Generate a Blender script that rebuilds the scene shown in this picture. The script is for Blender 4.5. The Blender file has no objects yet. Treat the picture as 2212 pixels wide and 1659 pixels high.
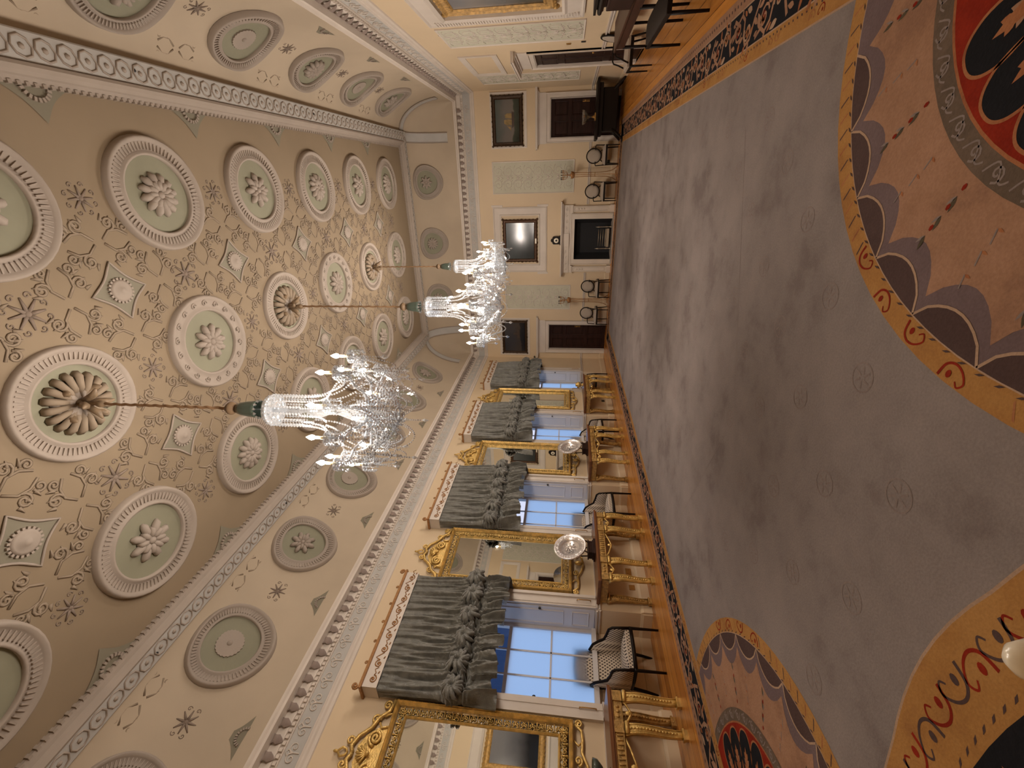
import bpy, math, random
from math import pi, sin, cos, radians, sqrt, atan2
from mathutils import Vector, Matrix
random.seed(7)
S = bpy.context.scene
C = S.collection

# ------------------------------------------------------------------ camera
F_PX, PITCH, YAW, ROLL, EYE = 924.862, .1178, .453, .0255, 1.45
_fwd = Vector((-sin(YAW)*cos(PITCH), cos(YAW)*cos(PITCH), sin(PITCH)))
_rt = Vector((cos(YAW), sin(YAW), 0)); _up = _rt.cross(_fwd)
_r2 = cos(ROLL)*_rt + sin(ROLL)*_up; _u2 = -sin(ROLL)*_rt + cos(ROLL)*_up
cam_data = bpy.data.cameras.new('camera'); cam = bpy.data.objects.new('camera', cam_data); C.objects.link(cam)
cam_data.sensor_width = 36; cam_data.lens = F_PX/2212*36; cam_data.clip_start = .05; cam_data.clip_end = 200
_x, _y, _z = -_u2, _r2, -_fwd                 # the phone was held on its side: picture x runs down the room
cam.matrix_world = Matrix(((_x.x, _y.x, _z.x, 0), (_x.y, _y.y, _z.y, 0), (_x.z, _y.z, _z.z, EYE), (0, 0, 0, 1)))
S.camera = cam

# ------------------------------------------------------------------ world, exposure
W = bpy.data.worlds.new('world'); S.world = W; W.use_nodes = True
wn = W.node_tree; bg = wn.nodes['Background']
tc = wn.nodes.new('ShaderNodeTexCoord'); sx = wn.nodes.new('ShaderNodeSeparateXYZ'); rp = wn.nodes.new('ShaderNodeValToRGB')
wn.links.new(tc.outputs['Generated'], sx.inputs[0]); wn.links.new(sx.outputs['Z'], rp.inputs[0]); wn.links.new(rp.outputs[0], bg.inputs[0])
rp.color_ramp.elements[0].position = 0.0; rp.color_ramp.elements[0].color = (.86, .80, .86, 1)
rp.color_ramp.elements[1].position = .5; rp.color_ramp.elements[1].color = (.30, .60, 1.0, 1)
bg.inputs[1].default_value = 1.12
S.view_settings.view_transform = 'Standard'; S.view_settings.look = 'None'; S.view_settings.gamma = 1
S.view_settings.use_curve_mapping = False; S.view_settings.exposure = 0.12
S.cycles.use_denoising = True
S.cycles.max_bounces = 7; S.cycles.diffuse_bounces = 4; S.cycles.glossy_bounces = 4; S.cycles.transparent_max_bounces = 24
S.cycles.sample_clamp_indirect = 3; S.cycles.caustics_reflective = False; S.cycles.caustics_refractive = False
BULB_W = 46           # watts of each candle bulb of the chandeliers
BULB_COL = (1.0, .87, .755)

# ------------------------------------------------------------------ room numbers (metres)
A, B, D, N = -6.06, 2.29, 14.76, -1.02        # left, right, far and near wall
XM, YM = (A+B)/2, 6.87
H = 6.22                                       # flat ceiling
COR_E, COR_Z = .25, 4.82                       # cornice projection and top
CV_C, CV_H = .79, 1.38                         # cove run and rise
BAY, MY0 = 2.994, 2.38
MIR_Y = [MY0+BAY*i for i in range(4)]
WIN_Y = [MY0+BAY*(i+.5) for i in range(4)]

# ------------------------------------------------------------------ materials
def _nm(name):
    m = bpy.data.materials.new(name); m.use_nodes = True
    return m, m.node_tree, m.node_tree.nodes['Principled BSDF']
def mat(name, col, rough=.6, metal=0, var=0, vscale=4, bump=0, bscale=40, spec=.5, coat=0, col2=None, stretch=(1, 1, 1), sheen=0):
    m, t, b = _nm(name)
    b.inputs['Base Color'].default_value = (*col, 1); b.inputs['Roughness'].default_value = rough
    b.inputs['Metallic'].default_value = metal; b.inputs['Specular IOR Level'].default_value = spec
    b.inputs['Coat Weight'].default_value = coat; b.inputs['Sheen Weight'].default_value = sheen
    co = None
    if var or bump:
        co = t.nodes.new('ShaderNodeTexCoord'); mp = t.nodes.new('ShaderNodeMapping'); mp.inputs['Scale'].default_value = stretch
        t.links.new(co.outputs['Object'], mp.inputs[0])
    if var:
        n = t.nodes.new('ShaderNodeTexNoise'); n.inputs['Scale'].default_value = vscale; n.inputs['Detail'].default_value = 5
        t.links.new(mp.outputs[0], n.inputs['Vector'])
        r = t.nodes.new('ShaderNodeValToRGB'); c2 = col2 or tuple(c*(1-var) for c in col)
        r.color_ramp.elements[0].position = .35; r.color_ramp.elements[0].color = (*c2, 1)
        r.color_ramp.elements[1].position = .65; r.color_ramp.elements[1].color = (*col, 1)
        t.links.new(n.outputs['Fac'], r.inputs[0]); t.links.new(r.outputs[0], b.inputs['Base Color'])
    if bump:
        n = t.nodes.new('ShaderNodeTexNoise'); n.inputs['Scale'].default_value = bscale; n.inputs['Detail'].default_value = 4
        t.links.new(mp.outputs[0], n.inputs['Vector'])
        bp = t.nodes.new('ShaderNodeBump'); bp.inputs['Strength'].default_value = bump; bp.inputs['Distance'].default_value = .02
        t.links.new(n.outputs['Fac'], bp.inputs['Height']); t.links.new(bp.outputs[0], b.inputs['Normal'])
    return m
def math_node(t, op, a, b=None, c=None):
    n = t.nodes.new('ShaderNodeMath'); n.operation = op
    for i, v in enumerate((a, b, c)):
        if v is None: continue
        if isinstance(v, (int, float)): n.inputs[i].default_value = v
        else: t.links.new(v, n.inputs[i])
    return n.outputs[0]

WALL = mat('cream_wall_paint', (.66, .52, .345), .62, var=.07, vscale=.9)
WHITE = mat('white_plaster', (.64, .57, .50), .6, var=.08, vscale=3)
COVEM = mat('cream_ceiling_paint_lit_cove', (.46, .375, .275), .8, var=.10, vscale=1.1)  # same paint as the flat ceiling, with the cove's brighter light put into the colour
CEILM = mat('cream_ceiling_paint_dim_flat', (.25, .188, .120), .8, var=.10, vscale=1.1)  # same paint as the cove, darkened to imitate dimmer light on the flat
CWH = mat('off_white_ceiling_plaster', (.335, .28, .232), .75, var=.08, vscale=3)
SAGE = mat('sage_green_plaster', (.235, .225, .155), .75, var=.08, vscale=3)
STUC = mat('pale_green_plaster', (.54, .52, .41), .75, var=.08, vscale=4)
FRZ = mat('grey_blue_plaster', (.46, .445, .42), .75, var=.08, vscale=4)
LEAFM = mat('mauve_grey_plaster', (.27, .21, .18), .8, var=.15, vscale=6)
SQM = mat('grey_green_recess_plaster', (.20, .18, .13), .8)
LEAFG = mat('faded_beige_gilding', (.27, .19, .115), .55, var=.4, vscale=20)
ORN = mat('mauve_plaster_relief', (.275, .213, .15), .8, var=.1, vscale=6)
PATM = mat('dark_mauve_plaster', (.23, .175, .135), .8, var=.2, vscale=8)
BLUEW = mat('white_window_paint', (.62, .60, .60), .5, var=.04, vscale=2)
GILT = mat('gilding', (.86, .58, .19), .33, metal=.5, var=.35, vscale=14, bump=.35, bscale=60)
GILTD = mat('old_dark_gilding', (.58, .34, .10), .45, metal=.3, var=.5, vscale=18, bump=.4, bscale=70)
GILTB = mat('worn_brown_gilding', (.42, .21, .08), .5, metal=.4, var=.3, vscale=20)
DARKW = mat('dark_mahogany', (.034, .015, .011), .42, var=.4, vscale=3, stretch=(1, 1, 6), spec=.15)
BLACKW = mat('black_brown_wood', (.009, .005, .003), .5, spec=.15)
DRED = mat('dark_red_mahogany', (.060, .020, .010), .4, var=.4, vscale=3, stretch=(3, .4, 3), spec=.35)
REDW = mat('red_brown_wood', (.20, .075, .025), .32, var=.4, vscale=3, stretch=(3, .4, 3))
HEART = mat('soot_black_iron', (.010, .010, .012), .8)
STEEL = mat('polished_steel', (.55, .50, .40), .3, metal=.9)
SILVER = mat('embossed_silver', (.90, .86, .84), .20, metal=.75, bump=.25, bscale=34)
MIRR = mat('mirror_glass', (.90, .91, .86), .015, metal=1)
CANDLE = mat('cream_candle_tube', (.80, .62, .32), .6)
GREENG = mat('dark_green_glass', (.05, .07, .055), .12, spec=.9)
CORDM = mat('tan_silk_cord', (.24, .14, .07), .8); DKNOB = mat('brown_turned_knob', (.12, .075, .04), .6)
BRASS = mat('aged_brass', (.50, .29, .09), .35, metal=.85)
MARB = mat('white_marble', (.66, .58, .49), .3, var=.08, vscale=3)
STONE = mat('grey_hearth_stone', (.40, .34, .29), .5)
CREAMP = mat('cream_plastic', (.82, .74, .58), .25, coat=.4)
BLACKP = mat('black_plastic', (.012, .012, .012), .4)
CURT = mat('grey_green_damask', (.165, .162, .138), .42, var=.45, vscale=9, bump=.5, bscale=26, spec=.5, sheen=.4, col2=(.095, .093, .078))
# floorboards run the length of the room
FLOORM, t, b = _nm('polished_oak_boards')
co = t.nodes.new('ShaderNodeTexCoord'); s = t.nodes.new('ShaderNodeSeparateXYZ'); t.links.new(co.outputs['Object'], s.inputs[0])
bx_ = math_node(t, 'DIVIDE', s.outputs['X'], .21); fr = math_node(t, 'FRACT', bx_); fl = math_node(t, 'FLOOR', bx_)
wn_ = t.nodes.new('ShaderNodeTexWhiteNoise'); wn_.noise_dimensions = '1D'; t.links.new(fl, wn_.inputs['W'])
mp = t.nodes.new('ShaderNodeMapping'); mp.inputs['Scale'].default_value = (9, .7, 1); t.links.new(co.outputs['Object'], mp.inputs[0])
nz = t.nodes.new('ShaderNodeTexNoise'); nz.inputs['Scale'].default_value = 2.2; nz.inputs['Detail'].default_value = 6; t.links.new(mp.outputs[0], nz.inputs['Vector'])
mixf = math_node(t, 'ADD', math_node(t, 'MULTIPLY', wn_.outputs['Value'], .45), math_node(t, 'MULTIPLY', nz.outputs['Fac'], .6))
r = t.nodes.new('ShaderNodeValToRGB'); r.color_ramp.elements[0].position = .2; r.color_ramp.elements[0].color = (.28, .09, .016, 1)
r.color_ramp.elements[1].position = .85; r.color_ramp.elements[1].color = (.64, .27, .055, 1); t.links.new(mixf, r.inputs[0])
gap = math_node(t, 'GREATER_THAN', math_node(t, 'ABSOLUTE', math_node(t, 'SUBTRACT', fr, .5)), .485)
mx = t.nodes.new('ShaderNodeMixRGB'); mx.inputs[2].default_value = (.05, .018, .006, 1); t.links.new(gap, mx.inputs[0]); t.links.new(r.outputs[0], mx.inputs[1])
t.links.new(mx.outputs[0], b.inputs['Base Color']); b.inputs['Roughness'].default_value = .27
# carpet field with worn streaks and stains
def rugmat(name, c1, c2, c3=None, scale=1.6, stain=.6):
    m, t, b = _nm(name); co = t.nodes.new('ShaderNodeTexCoord')
    n1 = t.nodes.new('ShaderNodeTexNoise'); n1.inputs['Scale'].default_value = scale; n1.inputs['Detail'].default_value = 8; n1.inputs['Roughness'].default_value = .65
    n2 = t.nodes.new('ShaderNodeTexNoise'); n2.inputs['Scale'].default_value = 90
    t.links.new(co.outputs['Object'], n1.inputs['Vector']); t.links.new(co.outputs['Object'], n2.inputs['Vector'])
    r = t.nodes.new('ShaderNodeValToRGB'); e = r.color_ramp.elements
    e[0].position = .36; e[0].color = (*(c3 or c2), 1); e[1].position = .62; e[1].color = (*c1, 1)
    k = e.new(.46); k.color = (*c2, 1)
    t.links.new(n1.outputs['Fac'], r.inputs[0])
    mx = t.nodes.new('ShaderNodeMixRGB'); mx.blend_type = 'MULTIPLY'; mx.inputs[0].default_value = .5
    r2 = t.nodes.new('ShaderNodeValToRGB'); r2.color_ramp.elements[0].position = .3; r2.color_ramp.elements[0].color = (.55, .55, .55, 1)
    t.links.new(n2.outputs['Fac'], r2.inputs[0]); t.links.new(r.outputs[0], mx.inputs[1]); t.links.new(r2.outputs[0], mx.inputs[2])
    t.links.new(mx.outputs[0], b.inputs['Base Color']); b.inputs['Roughness'].default_value = .95; b.inputs['Specular IOR Level'].default_value = .1
    bp = t.nodes.new('ShaderNodeBump'); bp.inputs['Strength'].default_value = .5; bp.inputs['Distance'].default_value = .004
    t.links.new(n2.outputs['Fac'], bp.inputs['Height']); t.links.new(bp.outputs[0], b.inputs['Normal'])
    return m
R_FIELD = rugmat('rug_taupe_pile', (.255, .212, .194), (.22, .184, .170), (.175, .14, .13))
R_GOLD = rugmat('rug_gold_pile', (.40, .205, .065), (.36, .175, .052), (.30, .14, .045), 3)
R_PINK = rugmat('rug_pink_pile', (.36, .20, .125), (.32, .175, .105), (.27, .145, .09), 3)
R_BLACK = rugmat('rug_black_pile', (.014, .013, .016), (.010, .010, .012), None, 4)
R_LILAC = rugmat('rug_lilac_pile', (.165, .115, .115), (.145, .100, .100), None, 3)
R_PLUM = rugmat('rug_plum_pile', (.085, .052, .046), (.075, .045, .040), None, 3)
R_RED = rugmat('rug_red_pile', (.26, .022, .008), (.20, .016, .006), None, 4)
R_GREY = rugmat('rug_grey_green_pile', (.150, .105, .075), (.115, .082, .058), None, 5)
R_LINE = rugmat('rug_cream_pile', (.42, .28, .19), (.38, .25, .165), None, 5)
R_FAINT = rugmat('rug_faint_grey_pile', (.21, .165, .148), (.235, .185, .165), None, 8)
R_GREEN = rugmat('rug_olive_pile', (.095, .075, .045), (.08, .062, .038), None, 8)
R_ORANGE = rugmat('rug_orange_pile', (.36, .15, .065), (.32, .12, .05), (.25, .09, .04), 6)
RUGM = [R_FIELD, R_GOLD, R_PINK, R_BLACK, R_LILAC, R_PLUM, R_RED, R_GREY, R_LINE, R_FAINT, R_GREEN, R_ORANGE]
# chair cover: cream cloth with a lattice of dark dots
def dotted(name, base, dot, size):
    m, t, b = _nm(name); co = t.nodes.new('ShaderNodeTexCoord'); s = t.nodes.new('ShaderNodeSeparateXYZ'); t.links.new(co.outputs['Object'], s.inputs[0])
    v = math_node(t, 'ADD', s.outputs['Z'], s.outputs['X'])
    a = math_node(t, 'DIVIDE', math_node(t, 'ADD', s.outputs['Y'], v), size); c = math_node(t, 'DIVIDE', math_node(t, 'SUBTRACT', s.outputs['Y'], v), size)
    da = math_node(t, 'SUBTRACT', math_node(t, 'FRACT', a), .5); dc = math_node(t, 'SUBTRACT', math_node(t, 'FRACT', c), .5)
    d = math_node(t, 'SQRT', math_node(t, 'ADD', math_node(t, 'MULTIPLY', da, da), math_node(t, 'MULTIPLY', dc, dc)))
    mx = t.nodes.new('ShaderNodeMixRGB'); mx.inputs[1].default_value = (*base, 1); mx.inputs[2].default_value = (*dot, 1)
    t.links.new(math_node(t, 'LESS_THAN', d, .30), mx.inputs[0]); t.links.new(mx.outputs[0], b.inputs['Base Color']); b.inputs['Roughness'].default_value = .85
    return m
DOTS = dotted('dotted_cream_cloth', (.56, .47, .37), (.045, .028, .022), .045)
# crystal: bright glassy drops, see-through between the glints
CRYS = bpy.data.materials.new('cut_crystal'); CRYS.use_nodes = True; t = CRYS.node_tree; t.nodes.remove(t.nodes['Principled BSDF'])
g = t.nodes.new('ShaderNodeBsdfGlossy'); g.inputs['Roughness'].default_value = .06; g.inputs['Color'].default_value = (.95, .96, 1, 1)
d = t.nodes.new('ShaderNodeBsdfDiffuse'); d.inputs['Color'].default_value = (.42, .44, .46, 1)
tr = t.nodes.new('ShaderNodeBsdfTransparent'); tr.inputs['Color'].default_value = (.92, .94, .95, 1)
m1 = t.nodes.new('ShaderNodeMixShader'); m1.inputs[0].default_value = .36; m2 = t.nodes.new('ShaderNodeMixShader'); m2.inputs[0].default_value = .45
t.links.new(g.outputs[0], m1.inputs[1]); t.links.new(d.outputs[0], m1.inputs[2]); t.links.new(m1.outputs[0], m2.inputs[1]); t.links.new(tr.outputs[0], m2.inputs[2])
t.links.new(m2.outputs[0], t.nodes['Material Output'].inputs[0])
def glassy(name, tint, alpha, rough=.02, diff=0.0, dcol=(.8, .8, .8)):
    m = bpy.data.materials.new(name); m.use_nodes = True; t = m.node_tree; t.nodes.remove(t.nodes['Principled BSDF'])
    tr = t.nodes.new('ShaderNodeBsdfTransparent'); tr.inputs[0].default_value = (*tint, 1)
    gl = t.nodes.new('ShaderNodeBsdfGlossy'); gl.inputs['Roughness'].default_value = rough
    mx = t.nodes.new('ShaderNodeMixShader'); mx.inputs[0].default_value = alpha; t.links.new(tr.outputs[0], mx.inputs[1]); t.links.new(gl.outputs[0], mx.inputs[2])
    out = mx.outputs[0]
    if diff:
        tl = t.nodes.new('ShaderNodeBsdfTranslucent'); tl.inputs[0].default_value = (*dcol, 1)
        m3 = t.nodes.new('ShaderNodeMixShader'); m3.inputs[0].default_value = diff; t.links.new(out, m3.inputs[1]); t.links.new(tl.outputs[0], m3.inputs[2]); out = m3.outputs[0]
    t.links.new(out, t.nodes['Material Output'].inputs[0]); return m
PANE = glassy('clear_window_glass', (.92, .95, 1), .06)
FILM = glassy('frosted_window_glass', (.85, .9, 1), .05, .1, .93, (.93, .95, 1))
BOWLG = glassy('clear_bowl_glass', (.80, .78, .76), .28, .04)
def emis(name, col, st):
    m = bpy.data.materials.new(name); m.use_nodes = True; t = m.node_tree; t.nodes.remove(t.nodes['Principled BSDF'])
    e = t.nodes.new('ShaderNodeEmission'); e.inputs[0].default_value = (*col, 1); e.inputs[1].default_value = st
    t.links.new(e.outputs[0], t.nodes['Material Output'].inputs[0]); return m
FLAME = emis('lit_candle_bulb', (1, .90, .78), 60)

# ------------------------------------------------------------------ mesh builder
I4 = Matrix.Identity(4)
def T(x=0, y=0, z=0): return Matrix.Translation((x, y, z))
def RZ(a): return Matrix.Rotation(a, 4, 'Z')
def RX(a): return Matrix.Rotation(a, 4, 'X')
def RY(a): return Matrix.Rotation(a, 4, 'Y')
def frame(o, ex, ey, ez):
    return Matrix(((ex[0], ey[0], ez[0], o[0]), (ex[1], ey[1], ez[1], o[1]), (ex[2], ey[2], ez[2], o[2]), (0, 0, 0, 1)))
# local frames of the walls: x along the wall, y up, z out of the wall into the room
def ML(y, z=0, out=0): return frame((A+out, y, z), (0, 1, 0), (0, 0, 1), (1, 0, 0))
def MF(x, z=0, out=0): return frame((x, D-out, z), (1, 0, 0), (0, 0, 1), (0, -1, 0))
def MR(y, z=0, out=0): return frame((B-out, y, z), (0, -1, 0), (0, 0, 1), (-1, 0, 0))
class MB:
    def __init__(s): s.v, s.f, s.m, s.sm, s.M, s.k, s.smooth = [], [], [], [], I4, 0, False
    def at(s, M): s.M = M; return s
    def mi(s, k): s.k = k; return s
    def sh(s, b): s.smooth = b; return s
    def add(s, vs, fs):
        n = len(s.v); M = s.M; s.v += [tuple(M @ Vector(p)) for p in vs]
        for f in fs: s.f.append([n+i for i in f]); s.m.append(s.k); s.sm.append(s.smooth)
        return s
    def box(s, x0, x1, y0, y1, z0, z1):
        return s.add([(x0, y0, z0), (x1, y0, z0), (x1, y1, z0), (x0, y1, z0), (x0, y0, z1), (x1, y0, z1), (x1, y1, z1), (x0, y1, z1)],
                     [(0, 3, 2, 1), (4, 5, 6, 7), (0, 1, 5, 4), (1, 2, 6, 5), (2, 3, 7, 6), (3, 0, 4, 7)])
    def quad(s, a, b, c, d): return s.add([a, b, c, d], [(0, 1, 2, 3)])
    def prism(s, pts, z0, z1):
        n = len(pts)
        return s.add([(x, y, z0) for x, y in pts]+[(x, y, z1) for x, y in pts],
                     [tuple(range(n-1, -1, -1)), tuple(range(n, 2*n))]+[(i, (i+1) % n, n+(i+1) % n, n+i) for i in range(n)])
    def flat(s, pts, z): return s.add([(x, y, z) for x, y in pts], [tuple(range(len(pts)))])
    def strip(s, pts, w, z, closed=False):                 # flat ribbon along a path
        n = len(pts); vs = []
        for i in range(n):
            a = pts[(i-1) % n] if closed or i else pts[i]; c = pts[(i+1) % n] if closed or i < n-1 else pts[i]
            dx, dy = c[0]-a[0], c[1]-a[1]; l = sqrt(dx*dx+dy*dy) or 1; ww = w(i/(n-1)) if callable(w) else w
            vs += [(pts[i][0]-dy/l*ww/2, pts[i][1]+dx/l*ww/2, z), (pts[i][0]+dy/l*ww/2, pts[i][1]-dx/l*ww/2, z)]
        return s.add(vs, [(2*i+1, 2*i+3 if i < n-1 else 1, 2*i+2 if i < n-1 else 0, 2*i) for i in range(n if closed else n-1)])
    def tube(s, pts, r, seg=6, closed=False, cap=True):
        pts = [Vector(p) for p in pts]; n = len(pts); vs = []; up = None
        for i in range(n):
            a = pts[(i-1) % n] if (closed or i) else pts[i]; c = pts[(i+1) % n] if (closed or i < n-1) else pts[i]
            d = (c-a); d = d.normalized() if d.length > 1e-9 else Vector((0, 0, 1))
            if up is None: up = Vector((0, 0, 1)) if abs(d.z) < .9 else Vector((1, 0, 0))
            x = d.cross(up); x = x.normalized() if x.length > 1e-6 else d.orthogonal().normalized(); up = x.cross(d)
            rr = r(i/(n-1)) if callable(r) else r
            vs += [tuple(pts[i]+x*cos(2*pi*j/seg)*rr+up*sin(2*pi*j/seg)*rr) for j in range(seg)]
        fs = []
        for i in range(n if closed else n-1):
            k = (i+1) % n
            fs += [(i*seg+j, i*seg+(j+1) % seg, k*seg+(j+1) % seg, k*seg+j) for j in range(seg)]
        if not closed and cap: fs += [tuple(range(seg-1, -1, -1)), tuple(range((n-1)*seg, n*seg))]
        o = s.smooth; s.smooth = True; s.add(vs, fs); s.smooth = o; return s
    def lathe(s, prof, seg=16, cap=True):                 # profile (r, z), turned about z
        vs = []; n = len(prof)
        for r, z in prof: vs += [(r*cos(2*pi*j/seg), r*sin(2*pi*j/seg), z) for j in range(seg)]
        fs = [(i*seg+j, i*seg+(j+1) % seg, (i+1)*seg+(j+1) % seg, (i+1)*seg+j) for i in range(n-1) for j in range(seg)]
        if cap and prof[0][0] > 1e-5: fs.append(tuple(range(seg-1, -1, -1)))
        if cap and prof[-1][0] > 1e-5: fs.append(tuple(range((n-1)*seg, n*seg)))
        o = s.smooth; s.smooth = True; s.add(vs, fs); s.smooth = o; return s
    def ball(s, c, r, sc=(1, 1, 1), seg=10, rings=6):
        M = s.M; s.M = M @ T(*c) @ Matrix.Diagonal((*sc, 1))
        s.lathe([(max(1e-6, r*sin(pi*i/rings)), -r*cos(pi*i/rings)) for i in range(rings+1)], seg); s.M = M; return s
    def octa(s, c, r, e=1.0):
        x, y, z = c
        return s.add([(x+r, y, z), (x-r, y, z), (x, y+r, z), (x, y-r, z), (x, y, z+r*e), (x, y, z-r*e)],
                     [(0, 2, 4), (2, 1, 4), (1, 3, 4), (3, 0, 4), (2, 0, 5), (1, 2, 5), (3, 1, 5), (0, 3, 5)])
    def rectframe(s, x0, x1, y0, y1, w, z0, z1, prof=None):   # mitred picture-frame moulding standing off the local xy plane
        prof = prof or [(0, z0), (0, z1*.8), (w*.25, z1), (w*.7, z1*.7), (w, z1*.35), (w, z0)]
        vs = []
        for u, h in prof: vs += [(x0+u, y0+u, h), (x1-u, y0+u, h), (x1-u, y1-u, h), (x0+u, y1-u, h)]
        return s.add(vs, [(i*4+j, i*4+(j+1) % 4, (i+1)*4+(j+1) % 4, (i+1)*4+j) for i in range(len(prof)-1) for j in range(4)])
    def build(s, name, mats, parent=None, label=None, bevel=0):
        me = bpy.data.meshes.new(name); me.from_pydata(s.v, [], s.f)
        mats = mats if isinstance(mats, (list, tuple)) else [mats]
        for m in mats: me.materials.append(m)
        me.polygons.foreach_set('material_index', s.m); me.polygons.foreach_set('use_smooth', s.sm); me.update()
        o = bpy.data.objects.new(name, me); C.objects.link(o)
        if parent is not None: o.parent = parent
        if label: o['label'] = label
        if bevel:
            b = o.modifiers.new('bevel', 'BEVEL'); b.width = bevel; b.segments = 2; b.limit_method = 'ANGLE'
        return o
def spiral(cx, cy, r, turns=1.4, a0=0, d=1, n=22, r1=.12):
    n = max(n, int(turns*11))
    return [(cx+r*(1-(1-r1)*i/(n-1))*cos(a0+d*2*pi*turns*i/(n-1)), cy+r*(1-(1-r1)*i/(n-1))*sin(a0+d*2*pi*turns*i/(n-1))) for i in range(n)]
def p3(pts, z=0): return [(x, y, z) for x, y in pts]
def tag(o, label, cat, group=None, kind=None):
    o['label'] = label; o['category'] = cat
    if group: o['group'] = group
    if kind: o['kind'] = kind
    return o
def struct(o, label=None):
    o['kind'] = 'structure'
    if label: o['label'] = label
    return o
def thing(name, loc, rz, label, cat, group=None):
    o = bpy.data.objects.new(name, None); C.objects.link(o); o.location = loc; o.rotation_euler = (0, 0, rz); o.empty_display_size = .1
    return tag(o, label, cat, group)
def copy_tree(o, parent=None):
    c = o.copy(); C.objects.link(c)
    if parent is not None: c.parent = parent
    for ch in list(o.children): copy_tree(ch, c)
    return c
def dup(o, loc, rz, label):
    c = copy_tree(o); c.location = loc; c.rotation_euler = (0, 0, rz); c['label'] = label; return c
def leaf(n=9, l=1, w=.3):                                   # pointed leaf outline from the origin along +y
    a = [(w*sin(pi*(i/n)**.8)*.5, l*i/n) for i in range(n+1)]
    return a+[(-x, y) for x, y in reversed(a[1:-1])]
def rot2(pts, a, cx=0, cy=0, s=1): return [(cx+s*(x*cos(a)-y*sin(a)), cy+s*(x*sin(a)+y*cos(a))) for x, y in pts]

# ================================================================== THE ROOM
# ---- walls
REC = .46                                      # depth of the window recesses
WO, WI = .67, .60                              # half width of a recess at the wall face and at the sash
WT = 3.62                                      # head of the recesses
TH = .62
m = MB()
ys = [N]+[v for y in WIN_Y for v in (y-WO, y+WO)]+[D]
for i in range(0, len(ys), 2):                 # piers
    m.quad((A, ys[i], 0), (A, ys[i+1], 0), (A, ys[i+1], COR_Z), (A, ys[i], COR_Z))
for y in WIN_Y:
    m.quad((A, y-WO, WT), (A, y+WO, WT), (A, y+WO, COR_Z), (A, y-WO, COR_Z))          # over the window
    x = A-REC
    m.quad((A, y-WO, 0), (x, y-WI, 0), (x, y-WI, .86), (A, y-WO, .86))                # cheeks below the rail
    m.quad((A, y+WO, 0), (x, y+WI, 0), (x, y+WI, .86), (A, y+WO, .86))
    m.quad((A, y-WO, WT), (x, y-WI, WT), (x, y+WI, WT), (A, y+WO, WT))
    m.quad((x, y-WI, 0), (x, y+WI, 0), (x, y+WI, .86), (x, y-WI, .86))                # back under the sill
    m.box(x-.05, A-.02, y-WO-.06, y-WO, .86, WT)                                       # masonry behind the shutters
    m.box(x-.05, A-.02, y+WO, y+WO+.06, .86, WT)
struct(m.build('wall_left', WALL), 'cream window wall on the left with deep window recesses')
m = MB()
FX0, FX1, FZ = -2.51, -1.26, 1.20              # fireplace opening
DLX0, DLX1, DRX0, DRX1, DZ = -5.70, -4.77, 1.02, 2.02, 2.0
segs = [(A, DLX0, 0, COR_Z), (DLX0, DLX1, DZ, COR_Z), (DLX1, FX0, 0, COR_Z), (FX0, FX1, FZ, COR_Z), (FX1, DRX0, 0, COR_Z), (DRX0, DRX1, DZ, COR_Z), (DRX1, B, 0, COR_Z)]
for x0, x1, z0, z1 in segs: m.quad((x0, D, z0), (x1, D, z0), (x1, D, z1), (x0, D, z1))
struct(m.build('wall_far', WALL), 'cream end wall with fireplace and two doors')
m = MB(); R3Y0, R3Y1, R3Z = 10.92, 12.05, 2.22
for y0, y1, z0, z1 in [(N, R3Y0, 0, COR_Z), (R3Y0, R3Y1, R3Z, COR_Z), (R3Y1, D, 0, COR_Z)]: m.quad((B, y0, z0), (B, y1, z0), (B, y1, z1), (B, y0, z1))
struct(m.build('wall_right', WALL), 'cream side wall on the right')
m = MB(); m.quad((A, N, 0), (B, N, 0), (B, N, COR_Z), (A, N, COR_Z)); struct(m.build('wall_near', WALL), 'cream end wall behind the camera')
m = MB(); m.box(A-TH, B+.4, N-.1, D+.5, -.1, 0); struct(m.build('floor', FLOORM), 'polished orange brown floorboards')

# ---- ceiling: flat centre, cove with rounded corners
e0 = COR_E
def cove_xy(side, sc, t):
    """point and frame on the cove: side L/R/F/N, sc = coordinate along the wall, t = 0..1 from cornice to flat"""
    a = t*pi/2; run = e0+CV_C*(1-cos(a)); z = COR_Z+CV_H*sin(a)
    n = Vector((CV_H*cos(a), 0, -CV_C*sin(a))).normalized()*1.0        # towards the room, in the run/up plane
    n = Vector((CV_H*cos(a), -CV_C*sin(a)))
    n.normalize()
    up = Vector((CV_C*sin(a), CV_H*cos(a))); up.normalize()
    if side == 'L': o = (A+run, sc, z); ex = (0, 1, 0); ey = (up.x, 0, up.y); ez = (n.x, 0, n.y)
    if side == 'R': o = (B-run, sc, z); ex = (0, -1, 0); ey = (-up.x, 0, up.y); ez = (-n.x, 0, n.y)
    if side == 'F': o = (sc, D-run, z); ex = (1, 0, 0); ey = (0, -up.x, up.y); ez = (0, -n.x, n.y)
    if side == 'N': o = (sc, N+run, z); ex = (-1, 0, 0); ey = (0, up.x, up.y); ez = (0, n.x, n.y)
    return frame(o, ex, ey, ez)
m = MB(); NT, NC = 16, 7
rings = []
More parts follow.
